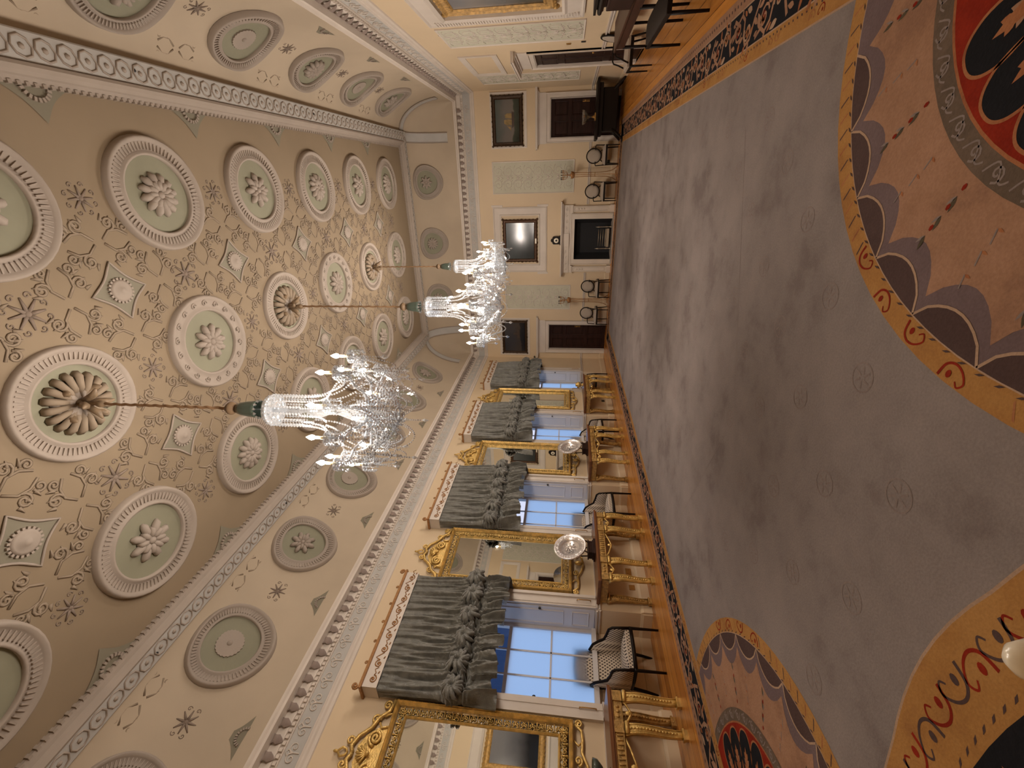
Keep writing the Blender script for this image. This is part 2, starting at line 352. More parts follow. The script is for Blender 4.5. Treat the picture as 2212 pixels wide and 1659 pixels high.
for i in range(NT+1):
    a = i/NT*pi/2; run = e0+CV_C*(1-cos(a)); z = COR_Z+CV_H*sin(a); rad = .55*sin(i/NT*pi)**1.2+1e-4
    ring = []
    for cx, cy, a0 in ((A+run, N+run, pi), (B-run, N+run, 1.5*pi), (B-run, D-run, 0), (A+run, D-run, .5*pi)):
        sxn = 1 if cx < XM else -1; syn = 1 if cy < YM else -1
        for j in range(NC+1):
            an = a0+j/NC*pi/2; ring.append((cx+sxn*rad+rad*cos(an), cy+syn*rad+rad*sin(an), z))
    rings.append(ring)
n = len(rings[0]); vs = [p for r_ in rings for p in r_]
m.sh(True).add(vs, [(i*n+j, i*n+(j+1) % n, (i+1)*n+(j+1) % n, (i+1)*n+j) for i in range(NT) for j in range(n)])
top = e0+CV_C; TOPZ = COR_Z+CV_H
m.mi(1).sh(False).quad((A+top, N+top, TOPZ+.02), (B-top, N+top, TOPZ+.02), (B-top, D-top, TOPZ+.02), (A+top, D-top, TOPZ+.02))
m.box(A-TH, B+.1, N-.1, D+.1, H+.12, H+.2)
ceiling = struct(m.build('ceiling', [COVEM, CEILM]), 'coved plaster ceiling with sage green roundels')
CZ = TOPZ+.02
def MC(x, y, z=0): return frame((x, y, CZ-z), (1, 0, 0), (0, -1, 0), (0, 0, -1))       # ceiling frame, local z points down
# border band between flat and cove: dentils, white ridge, blue-grey guilloche band
m = MB(); m.at(frame((0, 0, CZ), (1, 0, 0), (0, -1, 0), (0, 0, -1)))
X0, X1, Y0, Y1 = A+top, B-top, -(D-top), -(N+top)
m.mi(1).rectframe(X0-.01, X1+.01, Y0-.01, Y1+.01, .27, 0, .06, [(0, 0), (0, .10), (.015, .11), (.235, .11), (.25, .10)])
m.mi(0).rectframe(X0+.24, X1-.24, Y0+.24, Y1-.24, .15, 0, .1, [(0, 0), (0, .13), (.03, .14), (.06, .10), (.09, .08), (.10, .05), (.15, .03), (.15, 0)])
def along(x0, x1, y0, y1, step):
    L = x1-x0; k = max(1, round(L/step))
    for i in range(k): yield x0+(i+.5)*L/k, y0, 0
    for i in range(k): yield x0+(i+.5)*L/k, y1, pi
    L = y1-y0; k = max(1, round(L/step))
    for i in range(k): yield x0, y0+(i+.5)*L/k, -pi/2
    for i in range(k): yield x1, y0+(i+.5)*L/k, pi/2
for px, py, a in along(X0+.39, X1-.39, Y0+.39, Y1-.39, .07): m.box(px-.016, px+.016, py-.016, py+.016, 0, .045)
for px, py, a in along(X0+.12, X1-.12, Y0+.12, Y1-.12, .19):
    m.mi(0).tube([(px+.085*cos(q), py+.085*sin(q), .112) for q in [i*pi/4 for i in range(8)]], .012, 4, True)
    m.ball((px, py, .11), .028, (1, 1, .6), 6, 4)
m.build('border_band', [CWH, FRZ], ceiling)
# small dark fixing holes in the band
for k, (px, py) in enumerate([(B-top+.10, 5.1), (B-top+.10, 8.73), (A+top-.10, 2.63), (A+top-.10, 5.22), (B-top+.1, 12.2)]):
    m = MB().at(MC(px-(.2 if px > 0 else -.2), py)); m.lathe([(.001, .114), (.018, .118), (.018, .10)], 8); m.build('fixing_hole', BLACKP, ceiling)
# roundels
def rosette(kind):
    m = MB(); petals = {0: 12, 1: 8, 2: 10, 3: 24}[kind]
    if kind == 3:                                            # fan of straight rays
        for i in range(petals):
            m.at(RZ(2*pi*i/petals)); m.prism([(-.012, .03), (.012, .03), (.026, .19), (0, .205), (-.026, .19)], .0, .03)
        m.at(I4).ball((0, 0, .02), .045, (1, 1, .7))
    else:
        for ring, (rr, ln, w, h) in enumerate(((.235, .16, .115, .03), (.15, .13, .085, .055))):
            for i in range(petals):
                a = 2*pi*(i+.5*ring)/petals
                m.at(RZ(a)); m.tube([(0, .03, .015), (.01*(kind-1), rr*.5, h), (.02*(kind-1), rr*.85, h*1.15), (.035*(kind-1), rr, h*.4)], lambda q, w=w: w*.36*(.45+.75*sin(pi*min(1, q*.9+.1))), 6)
        m.at(I4).ball((0, 0, .05), .045, (1, 1, .8))
    return m.at(I4)
def roundel(kind, rr=.62, ri=.42):
    m = MB(); m.mi(1)
    for a_, b_ in ((.02, .25), (.25, .5), (.5, .75), (.75, 1)):
        for i in range(40):
            p, q = 2*pi*i/40, 2*pi*(i+1)/40; m.quad((a_*ri*cos(p), a_*ri*sin(p), .012), (b_*ri*cos(p), b_*ri*sin(p), .012), (b_*ri*cos(q), b_*ri*sin(q), .012), (a_*ri*cos(q), a_*ri*sin(q), .012))
    m.mi(0).lathe([(ri-.005, 0), (ri-.005, .05), (ri+.02, .055), (ri+.035, .03), (rr-.06, .045), (rr-.035, .075), (rr-.01, .06), (rr, 0)], 40, False)
    if kind != 2:
        for i in range(72):
            a = 2*pi*i/72; m.at(RZ(a)).box(-.007, .007, ri+.05, rr-.075, .028, .052)
    else:
        for i in range(18):
            a = 2*pi*i/18; m.at(RZ(a)).tube(p3(spiral(0, (ri+rr)/2-.01, .045, 1.2, n=9), .045), .009, 4)
    m.at(I4); return m
ARC = 1.74                                      # length of the cove curve
def bent(m, side, sc, t0, k=1.0):
    """carry local (x, y, z) round the curve of the cove, centred on t0"""
    q = MB(); q.f, q.m, q.sm = m.f, m.m, m.sm
    for x, y, z in m.v:
        M = cove_xy(side, sc, min(.999, max(.001, t0+y*k/ARC))); q.v.append(tuple(M @ Vector((x*k, 0, z+.004))))
    return q
_made = {}
def put_flat(key, make, name, mats, M, parent=None, loc=None):
    if key in _made: o = _made[key].copy(); C.objects.link(o)
    else: o = _made[key] = make().build(name, mats)
    o.parent = parent or ceiling; o.matrix_local = M if loc is None else loc
    return o
def put_roundel(kind, M, sc=1):
    r_ = put_flat(('r', kind), lambda: roundel(kind), 'roundel', [CWH, SAGE], M @ Matrix.Scale(sc, 4))
    put_flat(('s', kind), lambda: rosette(kind), 'rosette', CWH, None, r_, I4)
def put_cove(kind, side, sc, t0, k):
    base = YM if side in 'LR' else XM
    M = T(0, sc-base, 0) if side in 'LR' else T(sc-base, 0, 0)
    r_ = put_flat(('cr', kind, side), lambda: bent(roundel(kind), side, base, t0, k), 'roundel', [CWH, SAGE], M)
    put_flat(('cs', kind, side), lambda: bent(rosette(kind), side, base, t0, k), 'rosette', CWH, None, r_, I4)
RX_, RY_ = (-3.70, XM, -.07), [1.42+1.765*i for i in range(7)]
for iy, y in enumerate(RY_):
    for ix, x in enumerate(RX_):
        kind = (iy+1) % 2 if ix != 1 else (0 if iy % 2 else 2)
        put_roundel({0: 1, 1: 0, 2: 2}[kind] if ix != 1 else (0 if iy % 2 else 2), MC(x, y), .93 if (ix == 1 and iy % 2) else 1)
for side in 'LR':
    for iy, y in enumerate(RY_): put_cove(3 if iy % 2 else (1 if iy % 4 else 0), side, y, .52, .86)
for ix, x in enumerate(RX_): put_cove(0 if ix % 2 else 1, 'F', x, .52, .80)
# concave squares with a toothed boss, half ones cut by the border
def square_mesh(half=False):
    m = MB(); n = 7; pts = []
    cs = [(0, .30), (.30, 0), (0, -.30), (-.30, 0)]
    for i in range(4):
        p, q = cs[i], cs[(i+1) % 4]
        for j in range(n):
            u = j/n; x = p[0]*(1-u)+q[0]*u; y = p[1]*(1-u)+q[1]*u; k = 1-.15*sin(pi*u); pts.append((x*k, y*k))
    if half: pts = [p for p in pts if p[1] >= -1e-6]
    m.mi(1).flat(pts, .008)
    if not half: m.mi(0).tube(p3(pts, .012), .014, 4, True)
    for i in range(20 if not half else 10):
        a = 2*pi*i/20; m.mi(0).at(RZ(a-pi/2)).box(-.011, .011, .10, .135, 0, .03)
    if not half: m.at(I4).lathe([(.115, 0), (.115, .03), (.09, .04), (.05, .035), (.03, .06), (.001, .06)], 16)
    m.at(I4); return m
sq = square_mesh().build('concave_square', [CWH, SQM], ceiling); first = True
for x in (-2.82, -.98):
    for y in [RY_[0]+1.765*(i+.5) for i in range(6)]:
        o = sq if first else sq.copy(); 
        if not first: C.objects.link(o)
        first = False; o.parent = ceiling; o.matrix_world = MC(x, y) @ RZ(pi/4) @ RZ(pi/4)
hq = square_mesh(True).build('half_square', [CWH, SQM], ceiling); first = True
for x, a in ((A+top+.385, -pi/2), (B-top-.385, pi/2)):
    for y in [RY_[0]+1.765*(i+.5) for i in range(6)]:
        o = hq if first else hq.copy()
        if not first: C.objects.link(o)
        first = False; o.parent = ceiling; o.matrix_world = MC(x, y) @ RZ(a)
# triangles low on the cove
hq2 = square_mesh(True); hq2 = hq2.build('cove_triangle', [CWH, SQM], ceiling); first = True
for side in 'LR':
    for y in [RY_[0]+1.765*(i+.5) for i in range(6)]:
        o = hq2 if first else hq2.copy()
        if not first: C.objects.link(o)
        first = False; o.parent = ceiling; o.matrix_world = cove_xy(side, y, .10) @ Matrix.Scale(.75, 4)
# floral sprays and scrolls in low relief between the roundels
def spray():
    m = MB()
    for i in range(8):
        a = 2*pi*i/8; m.at(RZ(a)).tube([(0, .02, .012), (0, .08, .02), (0, .15, .008)], lambda q: .022*(1-q*.6), 5)
        m.at(RZ(a+.4)).tube(p3(spiral(.0, .17, .035, 1.1, n=8), .008), .006, 4)
    m.at(I4).ball((0, 0, .015), .03); m.v = [(x, y, z*.45) for x, y, z in m.v]; return m.build('flower_spray', PATM, ceiling)
def scrolls():
    m = MB()
    for sx_ in (1, -1):
        for sy_ in (1, -1):
            m.at(Matrix.Diagonal((sx_, sy_, 1, 1)))
            m.tube(p3([(.05, .02), (.14, .10), (.24, .10), (.33, .04)], .008), .014, 4)
            m.tube(p3(spiral(.16, .17, .07, 1.5, -pi/2, n=16), .008), .015, 4)
            m.tube(p3(spiral(.31, .12, .055, 1.4, pi, -1, n=14), .008), .014, 4)
            for q in range(3): m.tube([(.10+.08*q, .20-.03*q, .008), (.12+.08*q, .27-.03*q, .008)], lambda w: .024*(1-w*.8), 4)
    m.v = [(x, y, z*.42) for x, y, z in m.v]; return m.at(I4).build('scroll_relief', ORN, ceiling)
sp, sc_ = spray(), scrolls(); f1 = f2 = True
def put(o, first, M):
    o = o if first else o.copy()
    if not first: C.objects.link(o)
    o.parent = ceiling; o.matrix_world = M
for y in RY_:
    for x in (-2.79, -.98): put(sp, f1, MC(x, y)); f1 = False
for y in [RY_[0]+1.765*(i+.5) for i in range(6)]:
    for x in RX_: put(sp, f1, MC(x, y) @ Matrix.Scale(.8, 4))
for y in [RY_[0]+1.765*(i+.5) for i in range(6)]:
    for x in (-2.82, -.98):
        for dx in (-.5, .5): put(sc_, f2, MC(x+dx, y) @ RZ(pi/2)); f2 = False
        for dy in (-.52, .52): put(sc_, f2, MC(x, y+dy))
    for side in 'LR': put(sp, f1, cove_xy(side, y, .45) @ Matrix.Scale(.8, 4)); put(sc_, f2, cove_xy(side, y, .80) @ Matrix.Scale(.8, 4))
# ribs that close off the corners of the cove, with an arched rim
for side, sgn, c0 in (('F', 1, B-top-.12), ('F', -1, A+top+.12), ('R', 1, D-top-.12), ('L', 1, D-top-.12)):
    m = MB(); vs = []
    for i in range(13):
        M = cove_xy(side, c0, .12+.86*i/12); vs += [M @ Vector((dx, 0, .02)) for dx in (-.12, .12)]
    m.mi(1).sh(True).add(vs, [(2*i, 2*i+1, 2*i+3, 2*i+2) for i in range(12)])
    for dx in (-.125, .125): m.mi(0).tube([cove_xy(side, c0, .12+.86*i/12) @ Vector((dx, 0, .02)) for i in range(13)], .018, 5)
    m.build('cove_rib', [CWH, FRZ], ceiling)
# ---- cornice with acanthus brackets above a blue-grey frieze
def run_prof(m, prof, x0, x1, y0, y1):                     # profile (inward offset, z) swept around the room
    vs = []
    for o, z in prof: vs += [(x0+o, y0+o, z), (x1-o, y0+o, z), (x1-o, y1-o, z), (x0+o, y1-o, z)]
    m.add(vs, [(i*4+j, i*4+(j+1) % 4, (i+1)*4+(j+1) % 4, (i+1)*4+j) for i in range(len(prof)-1) for j in range(4)])
m = MB(); Z0 = COR_Z
m.mi(0); run_prof(m, [(.0, 4.26), (.02, 4.27), (.025, 4.31), (.045, 4.33), (.045, 4.355), (.06, 4.37), (.06, 4.38)], A, B, N, D)
m.mi(1); run_prof(m, [(.06, 4.38), (.055, 4.39), (.055, 4.585)], A, B, N, D)
m.mi(0); run_prof(m, [(.055, 4.585), (.075, 4.59), (.075, 4.645), (.10, 4.65), (.11, 4.665)], A, B, N, D)
m.mi(0); run_prof(m, [(.11, 4.665), (.115, Z0-.055), (.24, Z0-.05), (.245, Z0-.02), (.27, Z0), (.27, Z0+.03), (.24, Z0+.035)], A, B, N, D)
for y in [N+.2+.066*i for i in range(int((D-N-.3)/.066))]:
    for x0, x1 in ((A+.075, A+.105), (B-.105, B-.075)): m.box(x0, x1, y, y+.036, 4.60, 4.64)
for x in [A+.2+.066*i for i in range(int((B-A-.3)/.066))]: m.box(x, x+.036, D-.105, D-.075, 4.60, 4.64)
lf = [(0, .10, .0), (.05, .085, -.03), (.035, .035, -.02), (.055, .0, 0), (.028, -.055, .02), (0, -.075, .045)]
def modillion(m, M):                                       # leaf under the shelf, tip curling out
    m.at(M); vs = [(0, .075, .05), (.052, .06, .09), (.040, .02, .10), (.050, -.01, .085), (.026, -.045, .06), (0, -.068, .045), (-.026, -.045, .06), (-.050, -.01, .085), (-.040, .02, .10), (-.052, .06, .09), (0, .02, .125), (0, -.025, .105)]
    m.sh(True).add(vs, [(10, 0, 1), (10, 1, 2), (10, 2, 3), (10, 3, 11), (11, 3, 4), (11, 4, 5), (11, 5, 6), (11, 6, 7), (10, 11, 7), (10, 7, 8), (10, 8, 9), (10, 9, 0)]).sh(False)
nl = int((D-N-.6)/.172)
for i in range(nl):
    y = N+.3+.172*i
    for M in (ML(y, Z0-.115, .06), MR(y, Z0-.115, .06)): modillion(m.mi(2), M)
for i in range(int((B-A-.5)/.172)):
    modillion(m.mi(2), MF(A+.3+.172*i, Z0-.115, .06))
# frieze of crested scrolls in low relief
def frz_unit(m, M):
    m.at(M).mi(0)
    m.tube(p3(spiral(-.055, 0, .062, 1.3, 0, 1, 12), .004), .007, 4); m.tube(p3(spiral(.055, 0, .062, 1.3, pi, -1, 12), .004), .007, 4)
    m.tube(p3([(0, -.08), (0, .0), (-.03, .06), (.0, .085), (.03, .06), (0, 0)], .004), .008, 4)
for i in range(int((D-N-.5)/.27)):
    y = N+.35+.27*i
    frz_unit(m, ML(y, 4.485, .056)); frz_unit(m, MR(y, 4.485, .056))
for i in range(int((B-A-.5)/.27)): frz_unit(m, MF(A+.35+.27*i, 4.485, .056))
m.at(I4); o = struct(m.build('trim_1', [WHITE, FRZ, LEAFM]), 'plaster cornice of hanging leaves above a blue grey scroll frieze')

# ---- dado rail and baseboard
def pieces_left(skip=.67):
    ys = [N]+[v for y in WIN_Y for v in (y-skip, y+skip)]+[D]
    return [(ys[i], ys[i+1]) for i in range(0, len(ys), 2)]
RAIL = [(0, .765), (.022, .775), (.03, .79), (.014, .80), (.014, .815), (.04, .825), (.045, .845), (0, .85)]
BASE = [(0, .0), (.028, .0), (.028, .13), (.02, .145), (.012, .165), (0, .17)]
def mould(m, M, x0, x1, prof):
    vs = []; 
    for o, z in prof: vs += [(x0, z, o), (x1, z, o)]
    k = len(prof); m.at(M).add(vs, [(2*i, 2*i+1, 2*i+3, 2*i+2) for i in range(k-1)]+[tuple(2*i for i in range(k)), tuple(2*i+1 for i in range(k))])
for prof, nm, lab in ((RAIL, 'trim_2', 'white dado rail'), (BASE, None, None)):
    ml, mf, mr = MB(), MB(), MB()
    for y0, y1 in pieces_left(): mould(ml, ML(0), y0, y1, prof)
    for y in WIN_Y:                                        # the rail and skirting turn into each recess
        for sg in (-1, 1):
            p0, p1 = Vector((A, y+sg*WO, 0)), Vector((A-REC, y+sg*WI, 0)); ex = (p1-p0).normalized(); ez = Vector((ex.y, -ex.x, 0))*(1 if sg < 0 else 1)
            if ez.y*sg > 0: ez = -ez
            mould(ml, frame(p0, ex, (0, 0, 1), ez), 0, (p1-p0).length, prof)
        mould(ml, ML(y, 0, -REC), -WI, WI, prof)
    for x0, x1 in ((A, DLX0-.13), (DLX1+.13, -2.95), (-.83, DRX0-.13), (DRX1+.13, B)): mould(mf, MF(0), x0, x1, prof)
    for y0, y1 in ((N, R3Y0-.16), (R3Y1+.16, D)): mould(mr, MR(0), -y1, -y0, prof)
    if nm:
        for a_, b_ in ((ml, 'left'), (mf, 'far'), (mr, 'right')): struct(a_.at(I4).build({'left': 'trim_2', 'far': 'trim_3', 'right': 'trim_4'}[b_], WHITE), 'white dado rail of the %s wall' % b_)
    else:
        for a_, b_ in ((ml, 'left'), (mf, 'far'), (mr, 'right')): struct(a_.at(I4).build('baseboard_'+b_, WALL), 'cream baseboard of the %s wall' % b_)

# ---- doors
def door(idx, M, w, h, label, mullion=False, hz=.30, leafside=1, rd=0):
    M0 = M; M = M @ T(0, 0, rd)
    root = MB().at(M)
    root.box(-w/2+.01, w/2-.01, 0, h-.01, -.12, -.07)
    root.build('door_%d' % idx, DARKW); d = bpy.data.objects['door_%d' % idx]; struct(d, label)
    m = MB().at(M)
    for cx in (-w/4, w/4):
        for z0, z1 in ((.12, .62), (.74, h-.62), (h-.5, h-.12)):
            m.rectframe(cx-w/4+.07, cx+w/4-.07, z0, z1, .03, -.07, -.045, [(0, -.07), (.008, -.052), (.02, -.055), (.03, -.07)])
            m.box(cx-w/4+.12, cx+w/4-.12, z0+.05, z1-.05, -.07, -.06)
    m.build('door_panels', DARKW, d)
    m = MB().at(M); lx = -w/2+.09*1 if leafside < 0 else w/2-.09
    m.box(lx-.025, lx+.025, .88, 1.08, -.07, -.062); m.ball((lx, 1.0, -.03), .026); m.tube([(lx, 1.0, -.07), (lx, 1.0, -.03)], .008, 6)
    m.build('door_handle', BRASS, d)
    M = M0
    m = MB().at(M)                                          # architrave, frieze and cornice hood
    for x0, x1 in ((-w/2-.135, -w/2), (w/2, w/2+.135)):
        m.box(x0, x1, 0, h+.135, 0, .03); m.box(x0+(.10 if x0 < 0 else 0), x1-(0 if x0 < 0 else .10), 0, h+.135-.10, .03, .045) if 0 else None
    m.box(-w/2, w/2, h, h+.135, 0, .03)
    m.rectframe(-w/2-.135, w/2+.135, -.2, h+.135, .03, 0, .055, [(0, 0), (0, .05), (.02, .05), (.03, .03)])
    m.box(-w/2-.15, w/2+.15, h+.135, h+hz+.05, 0, .02)
    for k, (ov, z0, z1) in enumerate(((.17, .0, .025), (.22, .025, .045), (.29, .045, .085), (.31, .085, .105))):
        m.box(-w/2-ov, w/2+ov, h+hz+.03+z0, h+hz+.03+z1, 0, ov-.10)
    v = m.v; m.v = [(p[0], p[1], max(p[2], 0.0)) for p in v]
    for x0, x1 in ((-w/2-.01, -w/2+.012), (w/2-.012, w/2+.01)): m.box(x0, x1, 0, h+.01, -.13, .03)
    m.box(-w/2, w/2, h-.012, h+.01, -.13, .03); m.box(-w/2-.05, w/2+.05, 0, h+.05, -.14, -.125)
    m.build('door_casing', WHITE, d)
    return d
door(1, MF((DLX0+DLX1)/2), DLX1-DLX0, DZ, 'dark mahogany door in white casing left of the fireplace')
door(2, MF((DRX0+DRX1)/2), DRX1-DRX0, DZ, 'dark mahogany door in white casing right of the fireplace')
door(3, MR((R3Y0+R3Y1)/2), R3Y1-R3Y0, R3Z, 'dark mahogany door with deep white hood in the right wall', hz=.32, rd=.055)
for x0, x1 in ((DLX0, DLX1), (DRX0, DRX1)): pass
# panel frames on the walls
def frame_panel(name, M, x0, x1, z0, z1, w, label, h=.03, ears=0, parent=None):
    m = MB().at(M); m.rectframe(x0, x1, z0, z1, w, 0, h)
    if ears:
        for a_ in (x0-ears, x1):
            for c_ in (z0-ears*.5, z1-.32): m.box(a_, a_+ears, c_, c_+.32+ears*.5, 0, h*.8)
    return struct(m.at(I4).build(name, WHITE), label)
frame_panel('trim_5', MF(0), -4.62-1.34, -4.545, 2.68, 3.78, .09, 'white moulded surround above the left door')
frame_panel('trim_6', MF(0), .79, 2.24, 2.70, 3.79, .09, 'white moulded surround above the right door')
m = MB().at(MF(0)); m.rectframe(-2.92, -.86, 2.09, 3.84, .27, 0, .03, [(0, 0), (0, .035), (.03, .045), (.05, .02), (.22, .012), (.24, .04), (.27, .035), (.27, 0)])
for x0, x1 in ((-2.98, -2.92), (-.86, -.80)):
    for z0, z1 in ((2.05, 2.40), (3.52, 3.88)): m.box(x0, x1, z0, z1, 0, .03)
struct(m.at(I4).build('trim_7', WHITE), 'eared white plaster surround above the fireplace')
frame_panel('trim_8', MR(0), -12.62, -10.78, 2.98, 3.80, .13, 'white moulded panel above the right wall door')
m = MB().at(MR(0)); m.rectframe(-8.66, -5.08, 1.26, 3.76, .34, 0, .06, [(0, 0), (0, .05), (.03, .06), (.05, .04), (.26, .06), (.30, .085), (.34, .06), (.34, 0)])
for i in range(int(2.3/.045)):
    for y_ in (-8.66, -5.08-.26): m.box(y_+.06, y_+.24, 1.35+.045*i, 1.372+.045*i, .03, .062)
struct(m.at(I4).build('trim_9', WHITE), 'broad fluted white surround around the large gilt picture')

# ---- stucco arabesque panels
_tn = 9
def stucco(M, w, h, label):
    m = MB().at(M); m.mi(1).box(-w/2, w/2, 0, h, .0005, .006)
    m.mi(0).rectframe(-w/2-.03, w/2+.03, -.03, h+.03, .03, 0, .022)
    n = max(3, int(h/.30)); st = h/n
    for k in range(n):
        cy = (k+.5)*st
        for sg in (-1, 1):
            m.mi(0).tube(p3(spiral(sg*w*.22, cy, w*.19, 1.5, pi/2 if sg > 0 else pi/2, sg, 16), .006), .0075, 4)
            m.tube(p3([(0, cy-st*.5), (sg*w*.06, cy-st*.2), (sg*w*.12, cy+st*.30), (sg*w*.3, cy+st*.42), (sg*w*.40, cy+st*.3)], .008), .007, 4)
            for q in range(4): m.tube(p3([(sg*w*(.08+.09*q), cy-st*(.42-.05*q)), (sg*w*(.12+.09*q), cy-st*(.30-.03*q))], .008), lambda u: .013*(1-u*.8), 4)
        m.ball((0, cy, .008), .03, (1, 1.3, .5), 8, 4)
        for q in range(6): m.at(M @ T(0, cy, 0) @ RZ(2*pi*q/6)).tube(p3([(0, .02), (0, .055)], .008), lambda u: .013*(1-u*.7), 4)
        m.at(M)
    global _tn
    _tn += 1; return struct(m.at(I4).build('trim_%d' % _tn, [WHITE, STUC]), label)
stucco(MF(-.02, 1.285), .86, 2.49, 'pale green stucco panel behind the stand right of the fireplace')
stucco(MF(-3.79, 1.30), .80, 2.20, 'pale green stucco panel behind the stand left of the fireplace')
stucco(MR(9.50, 1.245), 1.08, 2.49, 'pale green stucco panel between gilt picture and right wall door')
stucco(MR(13.24, 1.24), .98, 2.51, 'pale green stucco panel on right wall beside the far corner')
stucco(MR(4.24, 1.245), 1.08, 2.49, 'pale green stucco panel on right wall near the camera')

# ---- windows
def window(idx, y):
    x = A-REC+.06                                           # sash plane
    m = MB(); z0, z1 = .86, WT
    m.box(x-.05, x+.02, y-WI, y-WI+.06, z0, z1); m.box(x-.05, x+.02, y+WI-.06, y+WI, z0, z1)
    m.box(x-.05, x+.02, y-WI, y+WI, z1-.07, z1); m.box(x-.05, x+.06, y-WI, y+WI, z0-.02, z0+.05)
    m.box(x-.04, x+.012, y-WI, y+WI, 2.14, 2.19)
    w = (2*WI-.12)/3
    for k in (1, 2): m.box(x-.02, x+.006, y-WI+.06+k*w-.011, y-WI+.06+k*w+.011, z0, z1)
    for z in (1.52, 2.86): m.box(x-.02, x+.006, y-WI, y+WI, z-.011, z+.011)
    root = m.build('window_%d' % idx, BLUEW); struct(root, 'tall white sash window %d from the near end' % idx)
    g = MB().box(x-.012, x-.008, y-WI+.05, y+WI-.05, .9, 2.15); g.build('frosted_pane', FILM, root)
    g = MB().box(x-.012, x-.008, y-WI+.05, y+WI-.05, 2.18, z1-.05); g.build('clear_pane', PANE, root)
    for sg in (-1, 1):                                      # panelled shutter folded against the cheek
        p0, p1 = Vector((A-.005, y+sg*WO, 0)), Vector((x+.02, y+sg*(WI+.005), 0)); ex = (p1-p0).normalized(); ez = Vector((ex.y, -ex.x, 0))
        if ez.y*sg > 0: ez = -ez
        L = (p1-p0).length; s_ = MB().at(frame(p0, ex, (0, 0, 1), ez)); s_.box(0, L, .87, WT, -.012, .012)
        for a_, b_ in ((.95, 1.22), (1.34, 2.34), (2.46, 3.5)): s_.rectframe(.06, L-.06, a_, b_, .02, .012, .03, [(0, .012), (.008, .024), (.02, .012)])
        s_.build('shutter', BLUEW, root)
        k_ = MB().at(frame(p0, ex, (0, 0, 1), ez)); k_.ball((.03, 1.72, .03), .018, (1, 1.3, 1)); k_.tube([(.03, 1.72, .01), (.03, 1.72, .03)], .006, 5); k_.build('shutter_knob', BLACKP, root)
    a_ = MB().at(ML(y))                                     # architrave standing on the dado rail
    for x0, x1 in ((-WO-.20, -WO), (WO, WO+.20)):
        a_.box(x0, x1, .85, WT+.18, 0, .035); a_.box(x0+(.0 if x0 < 0 else .15), x1-(.15 if x0 < 0 else 0), .85, WT+.18, .035, .065)
        a_.box(x0+(.12 if x0 < 0 else .03), x0+(.17 if x0 < 0 else .08), .85, WT, .035, .045)
    a_.box(-WO, WO, WT, WT+.18, 0, .035)
    a_.build('window_casing', WHITE, root)
    for sg in (-1, 1):
        c_ = MB().at(ML(y+sg*(WO+.09), .93, .05)); c_.tube([(0, 0, 0), (0, 0, .03), (0, .03, .035), (0, .18, .035), (0, .21, .03), (0, .21, 0)], .007, 5); c_.build('sash_cleat', BRASS, root)
for i, y in enumerate(WIN_Y): window(i+1, y)

